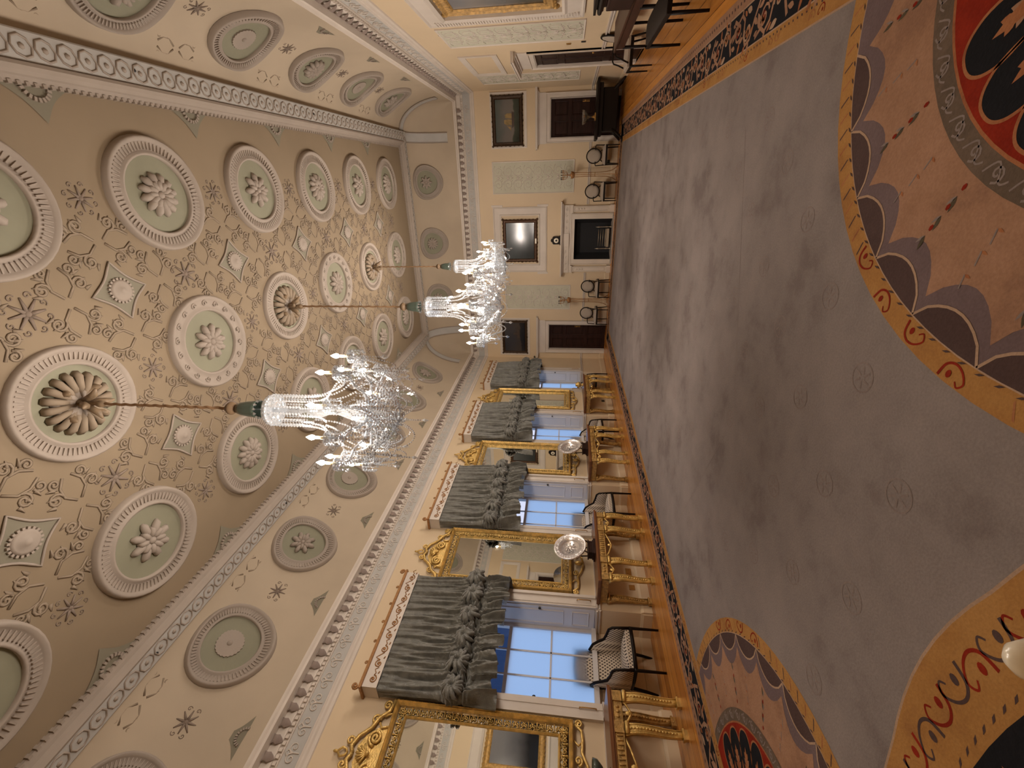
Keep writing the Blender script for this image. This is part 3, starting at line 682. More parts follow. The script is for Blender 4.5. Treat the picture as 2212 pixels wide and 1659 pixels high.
# ================================================================== PIER GLASSES
def make_mirror():
    r_ = thing('pier_mirror', (A, MIR_Y[0], 0), 0, '', 'mirror', 'gilt pier mirrors between the windows')
    L = frame((0, 0, 0), (0, 1, 0), (0, 0, 1), (1, 0, 0)); w, z0, z1 = .592, 1.22, 3.45
    MB().at(L).box(-w+.02, w-.02, z0+.02, z1-.02, .01, .03).build('mirror_glass', MIRR, r_)
    m = MB().at(L)
    m.rectframe(-w, w, z0, z1, .05, .0, .09, [(0, 0), (0, .085), (.012, .10), (.022, .085), (.03, .095), (.05, .06), (.05, .03)])
    m.rectframe(-w+.150, w-.150, z0+.150, z1-.150, .026, .03, .075, [(0, .03), (0, .05), (.012, .062), (.026, .04), (.026, .03)])
    for i in range(44):
        for s_ in (-1, 1): m.octa((s_*(w-.012), z0+.03+i*(z1-z0-.06)/43, .10), .010)
    m.build('gilt_frame', GILT, r_)
    m = MB().at(L)                                          # openwork band: palmettes and scrolls between the mouldings
    def unit(cx, cy, a, k):
        m.at(L @ T(cx, cy, .035) @ RZ(a))
        m.tube([(0, -.045, 0), (0, .04, .012)], .008, 4)
        for s_ in (-1, 1): m.tube(p3(spiral(s_*.032, .0, .026, 1.2, pi/2, -s_, 9), .008), .0065, 4); m.tube([(0, -.04, .004), (s_*.026, -.03, .012), (s_*.045, -.045, .004)], .006, 4)
        m.ball((0, .028, .012), .012, (1, 1.4, .8), 6, 4)
    nv = 20
    for i in range(nv):
        zc = z0+.12+(z1-z0-.24)*i/(nv-1)
        unit(-w+.10, zc, pi/2, i); unit(w-.10, zc, -pi/2, i)
    for i in range(9):
        xc = -w+.13+(2*w-.26)*i/8; unit(xc, z0+.10, pi, i); unit(xc, z1-.10, 0, i)
    m.build('openwork_band', GILT, r_)
    m = MB().at(L)                                          # scrolled crest
    for s_ in (-1, 1):
        S_ = lambda *p: [(s_*x, y+z1, .045) for x, y in p]
        m.tube(S_((.60, .02), (.46, .06), (.38, .16), (.27, .21), (.17, .33), (.07, .38), (0, .34)), .026, 6)
        m.tube([(s_*x, y+z1, .045) for x, y in spiral(.53, .10, .055, 1.5, -pi/2, 1, 16)], .015, 5)
        m.tube([(s_*x, y+z1, .045) for x, y in spiral(.36, .19, .06, 1.4, -pi/2, 1, 14)], .014, 5)
        m.tube([(s_*x, y+z1, .055) for x, y in spiral(.17, .12, .085, 1.9, pi, -1, 22)], .019, 6)
        m.tube([(s_*x, y+z1, .05) for x, y in spiral(.115, .41, .05, 1.3, -pi/2, 1, 14)], .014, 5)
        m.tube(S_((.30, .01), (.28, .09), (.33, .13)), .015, 5); m.tube(S_((.44, .0), (.43, .05), (.40, .09)), .012, 5)
        m.tube(S_((0, .52), (.045, .47), (.03, .42), (0, .40)), .014, 5)
    m.at(L @ T(0, z1, .012)).prism([(-.31, 0), (-.29, .12), (-.20, .24), (-.08, .31), (0, .29), (.08, .31), (.20, .24), (.29, .12), (.31, 0)], 0, .02); m.at(L)
    for q in range(7):
        a = radians(-66+22*q); m.tube([(0, z1+.16, .06), (.10*sin(a), z1+.16+.13*cos(a), .075)], lambda u: .012+.016*sin(pi*u), 5)
    m.at(L @ T(0, z1+.54, .045)).ball((0, 0, 0), .022, (.8, 1.6, .8)); m.at(L).ball((0, z1+.15, .08), .028)
    m.build('crest', GILT, r_)
    m = MB().at(L)                                          # scrolled apron under the glass
    for s_ in (-1, 1):
        m.tube([(s_*x, z0-y, .04) for x, y in ((.56, .02), (.50, .10), (.40, .11), (.28, .10), (.16, .16), (0, .20))], .018, 6)
        m.tube([(s_*x, z0-y, .04) for x, y in spiral(.57, .07, .045, 1.4, -pi/2, 1, 14)], .014, 5)
        m.tube([(s_*x, z0-y, .04) for x, y in spiral(.20, .06, .05, 1.5, pi, -1, 14)], .014, 5)
        m.tube([(s_*.40, z0, .04), (s_*.34, z0-.06, .05), (s_*.38, z0-.10, .04)], .012, 5)
    m.ball((0, z0-.12, .05), .05, (1, 1.5, .5)); m.build('apron_scroll', GILT, r_)
    return r_
mir = make_mirror()
LB = ['gilt pier mirror nearest the camera, cut off by the picture edge', 'gilt pier mirror behind the large silver dish, second from the camera',
      'gilt pier mirror behind the second silver dish, reflecting the fireplace clock', 'gilt pier mirror farthest down the window wall, beside the last window']
mir['label'] = LB[0]
for i in (1, 2, 3): dup(mir, (A, MIR_Y[i], 0), 0, LB[i])

# ================================================================== PELMETS AND FESTOON CURTAINS
def make_pelmet():
    r_ = thing('pelmet', (A+.003, WIN_Y[0], 0), 0, '', 'pelmet', 'white and gilt pelmets over the windows')
    L = frame((0, 0, 0), (0, 1, 0), (0, 0, 1), (1, 0, 0)); w, z0, z1, dp = .885, 3.72, 3.90, .235
    m = MB().at(L); m.box(-w, w, z0, z1, dp-.02, dp); m.box(-w, -w+.02, z0, z1, 0, dp-.02); m.box(w-.02, w, z0, z1, 0, dp-.02); m.box(-w, w, z1, z1+.012, 0, dp)
    m.build('pelmet_board', WHITE, r_)
    m = MB().at(L)
    for i in range(9):
        cx = -w+.10+(2*w-.2)*i/8; s_ = 1 if i % 2 else -1
        m.tube(p3(spiral(cx, z0+.085, .052, 1.5, 0, s_, 14), dp+.004), .0085, 4)
        m.tube(p3([(cx+.05, z0+.085), (cx+.08, z0+.13*(1 if s_ > 0 else .4)+.02), (cx+.12, z0+.10), (cx+.15, z0+.06)], dp+.004), .007, 4)
        m.ball((cx, z0+.085, dp), .017, (1, 1, .5), 6, 4)
        m.tube(p3([(cx+.07, z0+.04), (cx+.10, z0+.03)], dp+.004), .008, 4)
    m.build('gilt_scrollwork', GILTB, r_)
    m = MB().at(L); e = .03
    m.box(-w-e, w+e, z1+.012, z1+.04, 0, dp+e); m.box(-w-e*.5, w+e*.5, z1+.04, z1+.055, 0, dp+e*.5)
    m.build('gilt_cornice', GILTB, r_)
    for i in range(7):
        m = MB().at(L); cx = -w+2*w*i/6; big = i in (0, 6)
        if big: m.tube(p3(spiral(cx, z1+.10, .045, 1.4, -pi/2, 1 if i else -1, 14), dp), .014, 5)
        else: m.tube(p3(spiral(cx, z1+.078, .024, 1.2, -pi/2, 1, 9), dp), .010, 4)
        m.build('finial', GILTB, r_)
    return r_
def smooth(a, b, x):
    x = min(1, max(0, (x-a)/(b-a))); return x*x*(3-2*x)
def make_curtain():
    r_ = thing('festoon_curtain', (A, WIN_Y[0], 0), 0, '', 'curtain', 'grey green festoon curtains')
    w, dp, zt, zb = .87, .20, 3.715, 2.28
    NU, NV = 300, 130; random.seed(3)
    ks = [-.98, -.60, -.20, .20, .60, .98]; ph = [random.uniform(0, 6) for _ in range(12)]
    def kz(u):                                              # height of the line of knots, drooping between them
        return 2.72-.05*abs(sin((u+.98)/1.96*5*pi))
    vs = []
    for i in range(NU+1):
        s_ = -1.16+2.32*i/NU                                # runs round both returns
        if s_ < -1: bu, bx, nxu, nxx = -w, dp*(1-(-1-s_)/.16*.95), -1, 0
        elif s_ > 1: bu, bx, nxu, nxx = w, dp*(1-(s_-1)/.16*.95), 1, 0
        else: bu, bx, nxu, nxx = w*s_, dp, 0, 1
        u = max(-1, min(1, s_)); K = kz(u)
        near = min(abs(u-k) for k in ks); kk = min(ks, key=lambda k: abs(u-k)); g = math.exp(-(near/.13)**2)
        for j in range(NV+1):
            v = j/NV; z = zt-(zt-zb)*v
            fold = .018*sin(s_*41+ph[0]+.9*sin(z*2.6+s_*4))+.012*sin(s_*77+ph[1]+sin(z*5+s_*3))+.015*sin(s_*19+ph[2]+.5*sin(z*2))+.006*sin(s_*130+z*9)
            fold *= .55+.9*smooth(3.8, 3.0, z)
            dK = z-K
            drop = smooth(3.05, K+.10, z)*(1-smooth(K+.02, K-.16, z))
            bulge = .145*math.exp(-(dK/.15)**2)*(.62+.38*g)+.055*math.exp(-((dK-.16)/.12)**2)*(1-g)
            crump = math.exp(-(dK/.19)**2)
            ang = atan2(dK, (u-kk)*w+1e-4)
            c1 = .030*crump*sin(ang*7+near*30+ph[3]+4*sin(kk*9))+.022*crump*sin(dK*120+u*18+4*sin(u*13))+.016*crump*sin(dK*75-u*52+3*sin(z*21))
            sk = smooth(K-.06, K-.34, z)                    # flared skirt
            flare = .13*sk*(.55+.45*cos((u-kk)*pi/.4))+.032*sk*sin(s_*58+ph[4]+dK*9)+.020*sk*sin(s_*110+dK*14)+.018*sk*sin(s_*27)
            pinch = -.085*math.exp(-((dK+.075)/.05)**2)*(1-.3*g)
            o = .02+fold*(1-.6*crump)+bulge+c1+flare+pinch
            lat = .022*crump*sin(dK*60+kk*7)+.03*sk*sin(u*30+ph[5])
            dz = -.10*sk*(cos((u-kk)*pi/.4))*smooth(zb+.25, zb, z)-.022*sk*sin(s_*24+ph[6])*smooth(zb+.2, zb, z)-.05*(1-g)*drop
            if nxx: x, y = bx+o, bu+lat
            else: x, y = bx, bu+nxu*(o*.55*smooth(0, .2, bx)+.010*sin(s_*90+z*6))
            if x < .13: y = max(-.878, min(.878, y))
            vs.append((max(.015, x), y, z+dz))
    m = MB().sh(True); n = NV+1
    m.add(vs, [(i*n+j, (i+1)*n+j, (i+1)*n+j+1, i*n+j+1) for i in range(NU) for j in range(NV)])
    m.build('curtain_cloth', CURT, r_)
    for k in ks[0:]:                                        # gathered rosettes of cloth
        m = MB().at(frame((0, 0, 0), (0, 1, 0), (0, 0, 1), (1, 0, 0))); K = kz(k); cx = k*w*.97; random.seed(int(k*100)+200)
        for q in range(15):
            a = 2*pi*q/15+random.uniform(-.2, .2); ln = random.uniform(.08, .15)
            m.at(frame((dp+.12, cx, K+.01), (0, 1, 0), (0, 0, 1), (1, 0, 0)))
            m.tube([(0, 0, .03), (ln*.45*cos(a), ln*.45*sin(a), .085), (ln*cos(a+.3), ln*sin(a+.3), .035), (ln*1.1*cos(a+.6), ln*1.1*sin(a+.6), -.04)], lambda u: .010+.024*sin(pi*min(1, u+.1)), 7)
        m.build('gathered_knot', CURT, r_)
    return r_
pel, cur = make_pelmet(), make_curtain()
PL = ['white pelmet with gilt scrolls over the window nearest the camera', 'white pelmet with gilt scrolls between the two mirrors with silver dishes',
      'white pelmet with gilt scrolls over the third window from the camera', 'white pelmet with gilt scrolls over the window nearest the fireplace wall']
CL = ['grey green festoon curtain gathered in knots on the window nearest the camera', 'grey green festoon curtain between the two mirrors with silver dishes',
      'grey green festoon curtain on the third window from the camera', 'grey green festoon curtain on the window nearest the fireplace wall']
pel['label'], cur['label'] = PL[0], CL[0]
for i in (1, 2, 3): dup(pel, (A+.003, WIN_Y[i], 0), 0, PL[i]); dup(cur, (A, WIN_Y[i], 0), 0, CL[i])

# ================================================================== CONSOLE TABLES
def make_console():
    r_ = thing('console_table', (A+.03, MIR_Y[0], 0), 0, '', 'table', 'gilt console tables under the pier mirrors')
    w, dp, h = .76, .54, .84
    m = MB(); m.prism([(0, -w), (dp, -w), (dp, w), (0, w)], h-.035, h); m.prism([(0, -w+.015), (dp-.015, -w+.015), (dp-.015, w-.015), (0, w-.015)], h-.055, h-.035)
    m.build('table_top', REDW, r_)
    m = MB(); z0, z1 = h-.16, h-.055
    m.box(dp-.06, dp-.03, -w+.04, w-.04, z0, z1)
    for s_ in (-1, 1): m.box(.01, dp-.03, s_*(w-.055)-.014, s_*(w-.055)+.014, z0, z1)
    for cy in (-.66, -.34, .34, .66): m.box(dp-.03, dp-.012, cy-.055, cy+.055, z0, z1)
    for i in range(13):
        cy = -.26+.52*i/12; m.tube([(dp-.025, cy, z0+.02), (dp-.02, cy, z1-.02)], lambda u: .006+.010*sin(pi*u), 5)
    for cy in (-.5, .5):
        for q in (-.05, 0, .05): m.ball((dp-.026, cy+q, (z0+z1)/2), .018, (.5, 1, 1.2), 6, 4)
    m.tube([(dp-.028, -.6, z0+.005), (dp-.028, .6, z0+.005)], .008, 4)
    m.build('apron', GILTD, r_)
    m = MB()                                                # swag of carved leaves hanging from the apron
    for cy in (-.5, 0, .5):
        k = .14 if cy else .26
        for s_ in (-1, 1): m.tube([(dp-.05, cy+s_*k, z0), (dp-.05, cy+s_*k*.6, z0-.05), (dp-.05, cy+s_*k*.2, z0-.085), (dp-.05, cy, z0-.10)], .013, 5)
        m.ball((dp-.05, cy, z0-.07), .028, (.5, 1, 1.3), 8, 5)
    m.build('leaf_swag', GILT, r_)
    def leg(cx, cy, a):
        m = MB().at(T(cx, cy, 0) @ RZ(a)); n = 18; vs = []
        for i in range(n+1):
            q = i/n; z = (h-.165)*(1-q)+.055*q
            o = .055*sin(pi*(1-q)**1.6)*1.25-.035*sin(pi*q)+.018*q
            wd = .052-.012*q+(.010 if i < 2 else 0); th = .055-.024*q
            vs += [(o-th, -wd, z), (o, -wd, z), (o, wd, z), (o-th, wd, z)]
        m.sh(True).add(vs, [(4*i+j, 4*i+(j+1) % 4, 4*(i+1)+(j+1) % 4, 4*(i+1)+j) for i in range(n) for j in range(4)]+[(0, 3, 2, 1), (4*n, 4*n+1, 4*n+2, 4*n+3)]).sh(False)
        for i in range(1, n-1):                             # carved face: fluting beads and edge fillets
            o, z = vs[4*i+1][0], vs[4*i+1][2]; wd = vs[4*i+2][1]
            m.tube([(o+.003, 0, z-.012), (o+.004, 0, z+.012)], .011, 5)
        for s_ in (-1, 1): m.tube([(vs[4*i+1][0]+.001, s_*(vs[4*i+2][1]-.008), vs[4*i][2]) for i in range(0, n+1, 2)], .007, 4)
        m.tube([(.035, -.058, h-.19), (.035, .058, h-.19)], .022, 8)      # scroll at the knee
        m.box(-.035, .035, -.055, .055, .035, .055); m.lathe([(.018, 0), (.026, .015), (.02, .035)], 8) if 0 else m.box(-.028, .028, -.048, .048, 0, .035)
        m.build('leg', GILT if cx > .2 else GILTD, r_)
    for cy in (-.66, -.34, .34, .66): leg(dp-.045, cy, 0)
    for cy in (-.68, .68): leg(.06, cy, 0)
    return r_
con = make_console()
TLb = ['gilt console table nearest the camera, cut off by the picture edge', 'gilt console table carrying the large silver dish, second from the camera',
       'gilt console table carrying the second silver dish, third from the camera', 'gilt console table farthest along the window wall, with a small gilt vase']
con['label'] = TLb[0]
for i in (1, 2, 3): dup(con, (A+.03, MIR_Y[i], 0), 0, TLb[i])

# silver dishes on wooden stands
def make_dish():
    r_ = thing('silver_dish', (A+.385, MIR_Y[1], .895), 0, '', 'dish', 'embossed silver dishes on the consoles')
    R_ = .275; tilt = frame((0.0, 0, R_+.08), (0, 1, 0), (-sin(.22), 0, cos(.22)), (cos(.22), 0, sin(.22)))
    m = MB().at(tilt); m.lathe([(.001, .0), (.150, .0), (.158, .012), (.162, .034), (.25, .042), (R_-.006, .052), (R_, .046), (R_, .03), (.16, .015), (.15, -.012), (.001, -.012)], 56)
    m.build('dish_body', SILVER, r_)
    m = MB().at(tilt)
    for i in range(30):
        a = 2*pi*i/30; m.at(tilt @ RZ(a) @ T(.215, 0, .038)); m.tube(p3(spiral(0, 0, .022, 1.2, 0, 1 if i % 2 else -1, 8), 0), .006, 4); m.ball((.02, .02, 0), .008, (1, 1, .6), 6, 4)
    m.at(tilt); m.tube([((R_-.008)*cos(q*pi/24), (R_-.008)*sin(q*pi/24), .050) for q in range(48)], .007, 5, True)
    m.build('chased_rim', SILVER, r_)
    m = MB(); random.seed(5)
    for i in range(9):
        a = 2*pi*i/9; m.at(tilt @ RZ(a)); m.tube([(0, .01, .004), (.02, .05, .016), (.0, .085, .010), (.03, .10, .004)], lambda u: .012*(1.1-u*.6), 5)
    m.at(tilt).ball((0, 0, .008), .03, (1, 1.4, .6)); m.build('chased_centre', SILVER, r_)
    return r_
def make_stand():
    r_ = thing('dish_stand', (A+.38, MIR_Y[1], .84), 0, '', 'stand', 'carved dark wood dish stands')
    m = MB()
    for z0, z1, w, d in ((0, .03, .16, .10), (.03, .05, .14, .085), (.05, .105, .125, .075), (.105, .125, .14, .085)): m.box(-d, d, -w, w, z0, z1)
    m.build('plinth', DARKW, r_, bevel=.004)
    m = MB()
    for s_ in (-1, 1): m.tube([(.05, s_*.11, .12), (.075, s_*.12, .15), (.085, s_*.10, .19)], .012, 6); m.tube([(-.05, s_*.09, .12), (-.09, s_*.07, .30)], .010, 6)
    m.build('rest', DARKW, r_)
    return r_
st = make_stand(); st['label'] = 'dark wooden stand under the large silver dish nearest the camera'
di = make_dish(); di['label'] = 'large embossed silver dish nearest the camera, propped before the mirror'
for o, l in ((st, 'dark wooden stand under the farther silver dish'), (di, 'embossed silver dish farther from the camera, on the third console')):
    dup(o, (o.location.x, MIR_Y[2], o.location.z), 0, l)
# small gilt vase on the last console and dark green bowl on the nearest one
r_ = thing('gilt_vase', (A+.36, MIR_Y[3]+.42, .84), 0, 'small round gilt vase on the farthest console table', 'vase')
MB().lathe([(.001, 0), (.06, 0), (.06, .015), (.025, .03), (.022, .05), (.07, .09), (.09, .13), (.075, .17), (.04, .20), (.055, .225), (.05, .225), (.03, .2)], 16).build('vase_body', GILT, r_)
m = MB()
for s_ in (-1, 1): m.tube([(0, s_*.085, .13), (0, s_*.13, .17), (0, s_*.10, .22), (0, s_*.05, .21)], .008, 5)
m.build('handle', GILT, r_)
r_ = thing('green_bowl', (A+.34, MIR_Y[0]-.02, .84), 0, 'dark green bowl on foot on the console nearest the camera', 'bowl')
MB().lathe([(.001, 0), (.07, 0), (.065, .015), (.022, .03), (.02, .06), (.07, .085), (.125, .14), (.135, .19), (.125, .19), (.115, .145), (.05, .09), (.001, .085)], 24).build('bowl_body', GREENG, r_)

# ================================================================== SEATS
def pad(m, x0, x1, y0, y1, z0, z1, crown=.03, n=8, flip=None):
    """domed rectangular upholstery"""
    vs = []
    for i in range(n+1):
        for j in range(n+1):
            u, v = i/n, j/n; k = (sin(pi*u)*sin(pi*v))**.35 if 0 < i < n and 0 < j < n else 0
            vs.append((x0+(x1-x0)*u, y0+(y1-y0)*v, z1-crown+crown*k))
    b = len(vs); fs = [(i*(n+1)+j, (i+1)*(n+1)+j, (i+1)*(n+1)+j+1, i*(n+1)+j+1) for i in range(n) for j in range(n)]
    m.sh(True).add(vs, fs).sh(False).box(x0, x1, y0, y1, z0, z1-crown)
def make_bergere():                                          # front towards +x
    r_ = thing('bergere_armchair', (0, 0, 0), 0, '', 'armchair', 'dotted armchairs in the window recesses')
    for s_ in (-1, 1):
        m = MB().tube([(.50, s_*.285, .36), (.50, s_*.29, .33), (.505, s_*.29, 0)], lambda u: .027-.012*u, 8); m.lathe([(0.001, .36), (.001, .36)], 3) if 0 else None
        m.build('front_leg', BLACKW, r_)
        MB().tube([(.02, s_*.24, .34), (-.02, s_*.245, .17), (-.085, s_*.25, 0)], lambda u: .023-.006*u, 8).build('back_leg', BLACKW, r_)
    m = MB()
    m.tube([(.50, -.29, .345), (.53, -.12, .345), (.535, 0, .345), (.53, .12, .345), (.50, .29, .345)], .024, 8)
    for s_ in (-1, 1): m.tube([(.50, s_*.29, .345), (.25, s_*.285, .345), (.02, s_*.25, .35)], .022, 8)
    m.tube([(.02, -.25, .35), (.02, .25, .35)], .020, 6)
    m.build('seat_rail', BLACKW, r_)
    m = MB(); pad(m, .03, .50, -.26, .26, .35, .465, .05); m.build('seat_cushion', DOTS, r_)
    top = [(-.245, .92), (-.235, .99), (-.17, 1.035), (-.08, 1.05), (0, 1.052), (.08, 1.05), (.17, 1.035), (.235, .99), (.245, .92)]
    bx = lambda z: .04-.13*smooth(.35, 1.05, z)
    m = MB(); out = [(-.245, .40)]+top+[(.245, .40)]
    nr = 12; cols = 12; vs = []
    for side in (0, 1):
        for i in range(nr+1):
            z = .40+.64*i/nr
            hw = .245 if z < .93 else .245*sqrt(max(.02, 1-((z-.93)/.125)**2))
            for j in range(cols+1):
                u = -1+2*j/cols; puff = .035*max(0, 1-u*u)**.4*max(0, sin(pi*min(1, (i+.6)/(nr+1.2))))**.4
                vs.append((bx(z)+(puff if side == 0 else -.03-puff*.3), u*hw, z))
    q = (nr+1)*(cols+1); fs = []
    for s0 in (0, 1):
        fs += [(s0*q+i*(cols+1)+j, s0*q+i*(cols+1)+j+1, s0*q+(i+1)*(cols+1)+j+1, s0*q+(i+1)*(cols+1)+j) for i in range(nr) for j in range(cols)]
    m.sh(True).add(vs, fs).build('back_panel', DOTS, r_)
    m = MB(); m.tube([(bx(z), y, z) for y, z in [(-.25, .36)]+top+[(.25, .36)]], .019, 8); m.build('back_frame', BLACKW, r_)
    for s_ in (-1, 1):
        m = MB().at(T(bx(1.0), s_*.238, 1.01)); m.lathe([(.010, 0), (.016, .01), (.008, .02), (.016, .035), (.012, .05), (.001, .065)], 8); m.build('finial', BLACKW, r_)
        arm = [(.00, .245, .84), (.10, .265, .80), (.17, .28, .72), (.215, .285, .66), (.32, .29, .63), (.43, .29, .61), (.47, .29, .57), (.485, .29, .48), (.50, .29, .36)]
        MB().tube([(x, s_*y, z) for x, y, z in arm], .019, 8).build('arm_rail', BLACKW, r_)
        m = MB().sh(True); vs = []
        pr = arm[:-1]
        for x, y, z in pr: vs += [(x, s_*(y-.022), z-.01), (x, s_*(y-.022), .40), (x, s_*(y+.018), z-.01), (x, s_*(y+.018), .37)]
        m.add(vs, [(4*i+a, 4*i+b, 4*(i+1)+b, 4*(i+1)+a) for i in range(len(pr)-1) for a, b in ((0, 1), (3, 2), (1, 3), (2, 0))]); m.build('arm_panel', DOTS, r_)
    return r_
berg = make_bergere()
BX = A-.37
berg.scale = (1.02, 1.02, 1.13); berg.location = (BX+.0, WIN_Y[0]+.02, 0)
berg['label'] = 'dotted cream armchair with dark frame in the window nearest the camera'
for i, l in ((1, 'dotted cream armchair with dark frame in the second window from the camera'), (2, 'dotted cream armchair with dark frame in the third window, behind a console'),
             (3, 'dotted cream armchair with dark frame in the window nearest the fireplace wall')):
    dup(berg, (BX, WIN_Y[i]-.02*i, 0), .0, l)

def make_oval_chair():                                        # front towards +x
    r_ = thing('oval_back_armchair', (0, 0, 0), 0, '', 'armchair', 'oval backed armchairs along the walls')
    OVAL = bpy.data.materials.get('dotted_cream_cloth_small') or dotted('dotted_cream_cloth_small', (.50, .42, .34), (.10, .075, .06), .022)
    for s_ in (-1, 1):
        MB().tube([(.24, s_*.25, .40), (.24, s_*.25, 0)], lambda u: .020-.009*u, 8).build('front_leg', BLACKW, r_)
        MB().tube([(-.20, s_*.20, .40), (-.24, s_*.21, .15), (-.27, s_*.215, 0)], lambda u: .018-.006*u, 8).build('back_leg', BLACKW, r_)
        MB().tube([(-.215, s_*.16, .66), (-.10, s_*.24, .665), (.06, s_*.265, .66), (.10, s_*.265, .64), (.13, s_*.26, .55), (.19, s_*.255, .42)], .014, 7).build('arm_rail', BLACKW, r_)
    m = MB(); m.box(-.21, .255, -.265, .265, .345, .40); m.build('seat_frame', BLACKW, r_, bevel=.01)
    m = MB(); pad(m, -.20, .25, -.255, .255, .40, .475, .04); m.build('seat_pad', OVAL, r_)
    F = frame((-.235, 0, .70), (0, 1, 0), (-.14, 0, .99), (.99, 0, .14))
    m = MB().at(F @ Matrix.Diagonal((.192, .210, 1, 1))); m.lathe([(.001, .032), (.6, .028), (.93, .010), (.93, -.012), (.001, -.016)], 32); m.build('back_pad', OVAL, r_)
    m = MB().at(F).tube([(.195*cos(a*pi/16), .213*sin(a*pi/16), 0) for a in range(32)], .016, 7, True); m.build('oval_frame', BLACKW, r_)
    m = MB()
    for s_ in (-1, 1): m.tube([(-.20, s_*.20, .38), (-.205, s_*.15, .46), (-.212, s_*.105, .525)], .014, 6)
    m.build('back_support', BLACKW, r_)
    return r_
oc = make_oval_chair(); FX_ = D-.42
oc.location = (.50, D-.41, 0); oc.rotation_euler = (0, 0, -pi/2); oc['label'] = 'oval backed armchair at the end wall, beside the right hand door'
dup(oc, (-.46, D-.41, 0), -pi/2, 'oval backed armchair at the end wall, just right of the fireplace')
dup(oc, (-3.38, D-.40, 0), -pi/2, 'oval backed armchair at the end wall, just left of the fireplace')
dup(oc, (-4.30, D-.40, 0), -pi/2, 'oval backed armchair at the end wall, beside the left hand door')
dup(oc, (1.99, 9.93, 0), pi, 'dark armchair on the right wall in front of the hooded door')

# ================================================================== FIREPLACE WALL
m = MB().at(MF(0)); cx = (FX0+FX1)/2; hw = (FX1-FX0)/2
root = thing('chimneypiece', (cx, D, 0), 0, 'white marble fireplace surround with carved frieze and shelf', 'fireplace')
m = MB().at(frame((0, 0, 0), (1, 0, 0), (0, 0, 1), (0, -1, 0)))
for s_ in (-1, 1):
    x0, x1 = sorted((s_*hw, s_*(hw+.17))); m.box(x0, x1, 0, FZ, 0, .05)
m.box(-hw-.17, hw+.17, FZ, FZ+.17, 0, .05); m.rectframe(-hw-.17, hw+.17, -.3, FZ+.17, .04, .05, .08, [(0, .05), (0, .075), (.02, .08), (.04, .05)])
m.v = [(p[0], p[1], max(0, p[2])) for p in m.v]; m.build('inner_surround', MARB, root)
for s_ in (-1, 1):
    m = MB().at(frame((0, 0, 0), (1, 0, 0), (0, 0, 1), (0, -1, 0))); x0, x1 = sorted((s_*(hw+.19), s_*(hw+.42)))
    m.box(x0, x1, 0, .12, 0, .16); m.box(x0+.03*(1), x1-.03, .12, 1.25, 0, .11); m.box(x0, x1, 1.25, 1.30, 0, .15)
    m.rectframe(x0+.05, x1-.05, .18, 1.2, .015, .11, .125, [(0, .11), (.007, .125), (.015, .11)])
    for q in range(3): m.ball(((x0+x1)/2, 1.1-.09*q, .115), .03, (1, 1.3, .4), 8, 5)
    m.build('pilaster', MARB, root)
m = MB().at(frame((0, 0, 0), (1, 0, 0), (0, 0, 1), (0, -1, 0)))
m.box(-hw-.42, hw+.42, 1.37, 1.54, 0, .10); m.box(-.20, .20, 1.37, 1.54, .10, .13)
for q in range(11):
    xq = -hw-.30+(2*hw+.6)*q/10
    m.tube(p3(spiral(xq, 1.455, .05, 1.2, 0, 1 if q % 2 else -1, 12), .104), .008, 4); m.ball((xq, 1.455, .10), .02, (1, 1, .5), 6, 4)
m.box(-hw-.42, hw+.42, 1.30, 1.37, 0, .07)
m.build('frieze', MARB, root)
m = MB().at(frame((0, 0, 0), (1, 0, 0), (0, 0, 1), (0, -1, 0)))
m.box(-hw-.44, hw+.44, 1.54, 1.565, 0, .16); m.box(-hw-.48, hw+.48, 1.565, 1.60, 0, .21); m.box(-hw-.53, hw+.53, 1.60, 1.64, 0, .27)
m.build('mantel_shelf', MARB, root, bevel=.006)
m = MB().at(frame((0, 0, 0), (1, 0, 0), (0, 0, 1), (0, -1, 0)))
for s_ in (-1, 1): m.quad((s_*hw, 0, .0), (s_*hw*.75, 0, -.36), (s_*hw*.75, FZ, -.36), (s_*hw, FZ, .0))
m.quad((-hw*.75, 0, -.36), (hw*.75, 0, -.36), (hw*.75, FZ, -.36), (-hw*.75, FZ, -.36)); m.quad((-hw, FZ, 0), (hw, FZ, 0), (hw*.75, FZ, -.36), (-hw*.75, FZ, -.36))
m.build('firebox', HEART, root)
m = MB().at(frame((0, 0, 0), (1, 0, 0), (0, 0, 1), (0, -1, 0))); m.box(-hw-.1, hw+.1, 0.001, .02, -.33, .34); m.build('hearth_slab', STONE, root)
g = thing('fire_grate', (cx+.05, D-.04, .02), 0, 'polished steel basket grate standing in the black fireplace', 'grate')
m = MB()
for z in (.20, .27, .34, .41): m.tube([(-.26, -.02, z), (0, -.06, z), (.26, -.02, z)], .011, 6)
m.box(-.27, .27, -.03, .10, .17, .19); m.build('basket', STEEL, g); MB().box(-.27, .27, -.022, -.01, .19, .42).build('grate_back', HEART, g)
for s_ in (-1, 1):
    m = MB().at(T(s_*.33, -.05, 0)); m.lathe([(.035, 0), (.02, .03), (.014, .10), (.022, .16), (.014, .2), (.014, .38), (.024, .42), (.012, .46), (.001, .52)], 10); m.build('standard', STEEL, g)
m = MB().box(-.28, .28, -.06, -.045, .08, .16)
for q in range(6): m.ball((-.22+.088*q, -.062, .12), .016, (1, .4, 1), 6, 4)
m.build('pierced_fret', STEEL, g)
m = MB(); random.seed(2)
for q in range(9): m.ball((random.uniform(-.2, .2), random.uniform(0, .1), .22+random.uniform(0, .12)), .045, (1.2, .8, .7), 7, 4)
tag(m.at(T(cx+.05, D-.04, .02)).build('coal_heap', STEEL), 'pale coals heaped in the fire basket', 'coal', kind='stuff')
for q in range(0): pass
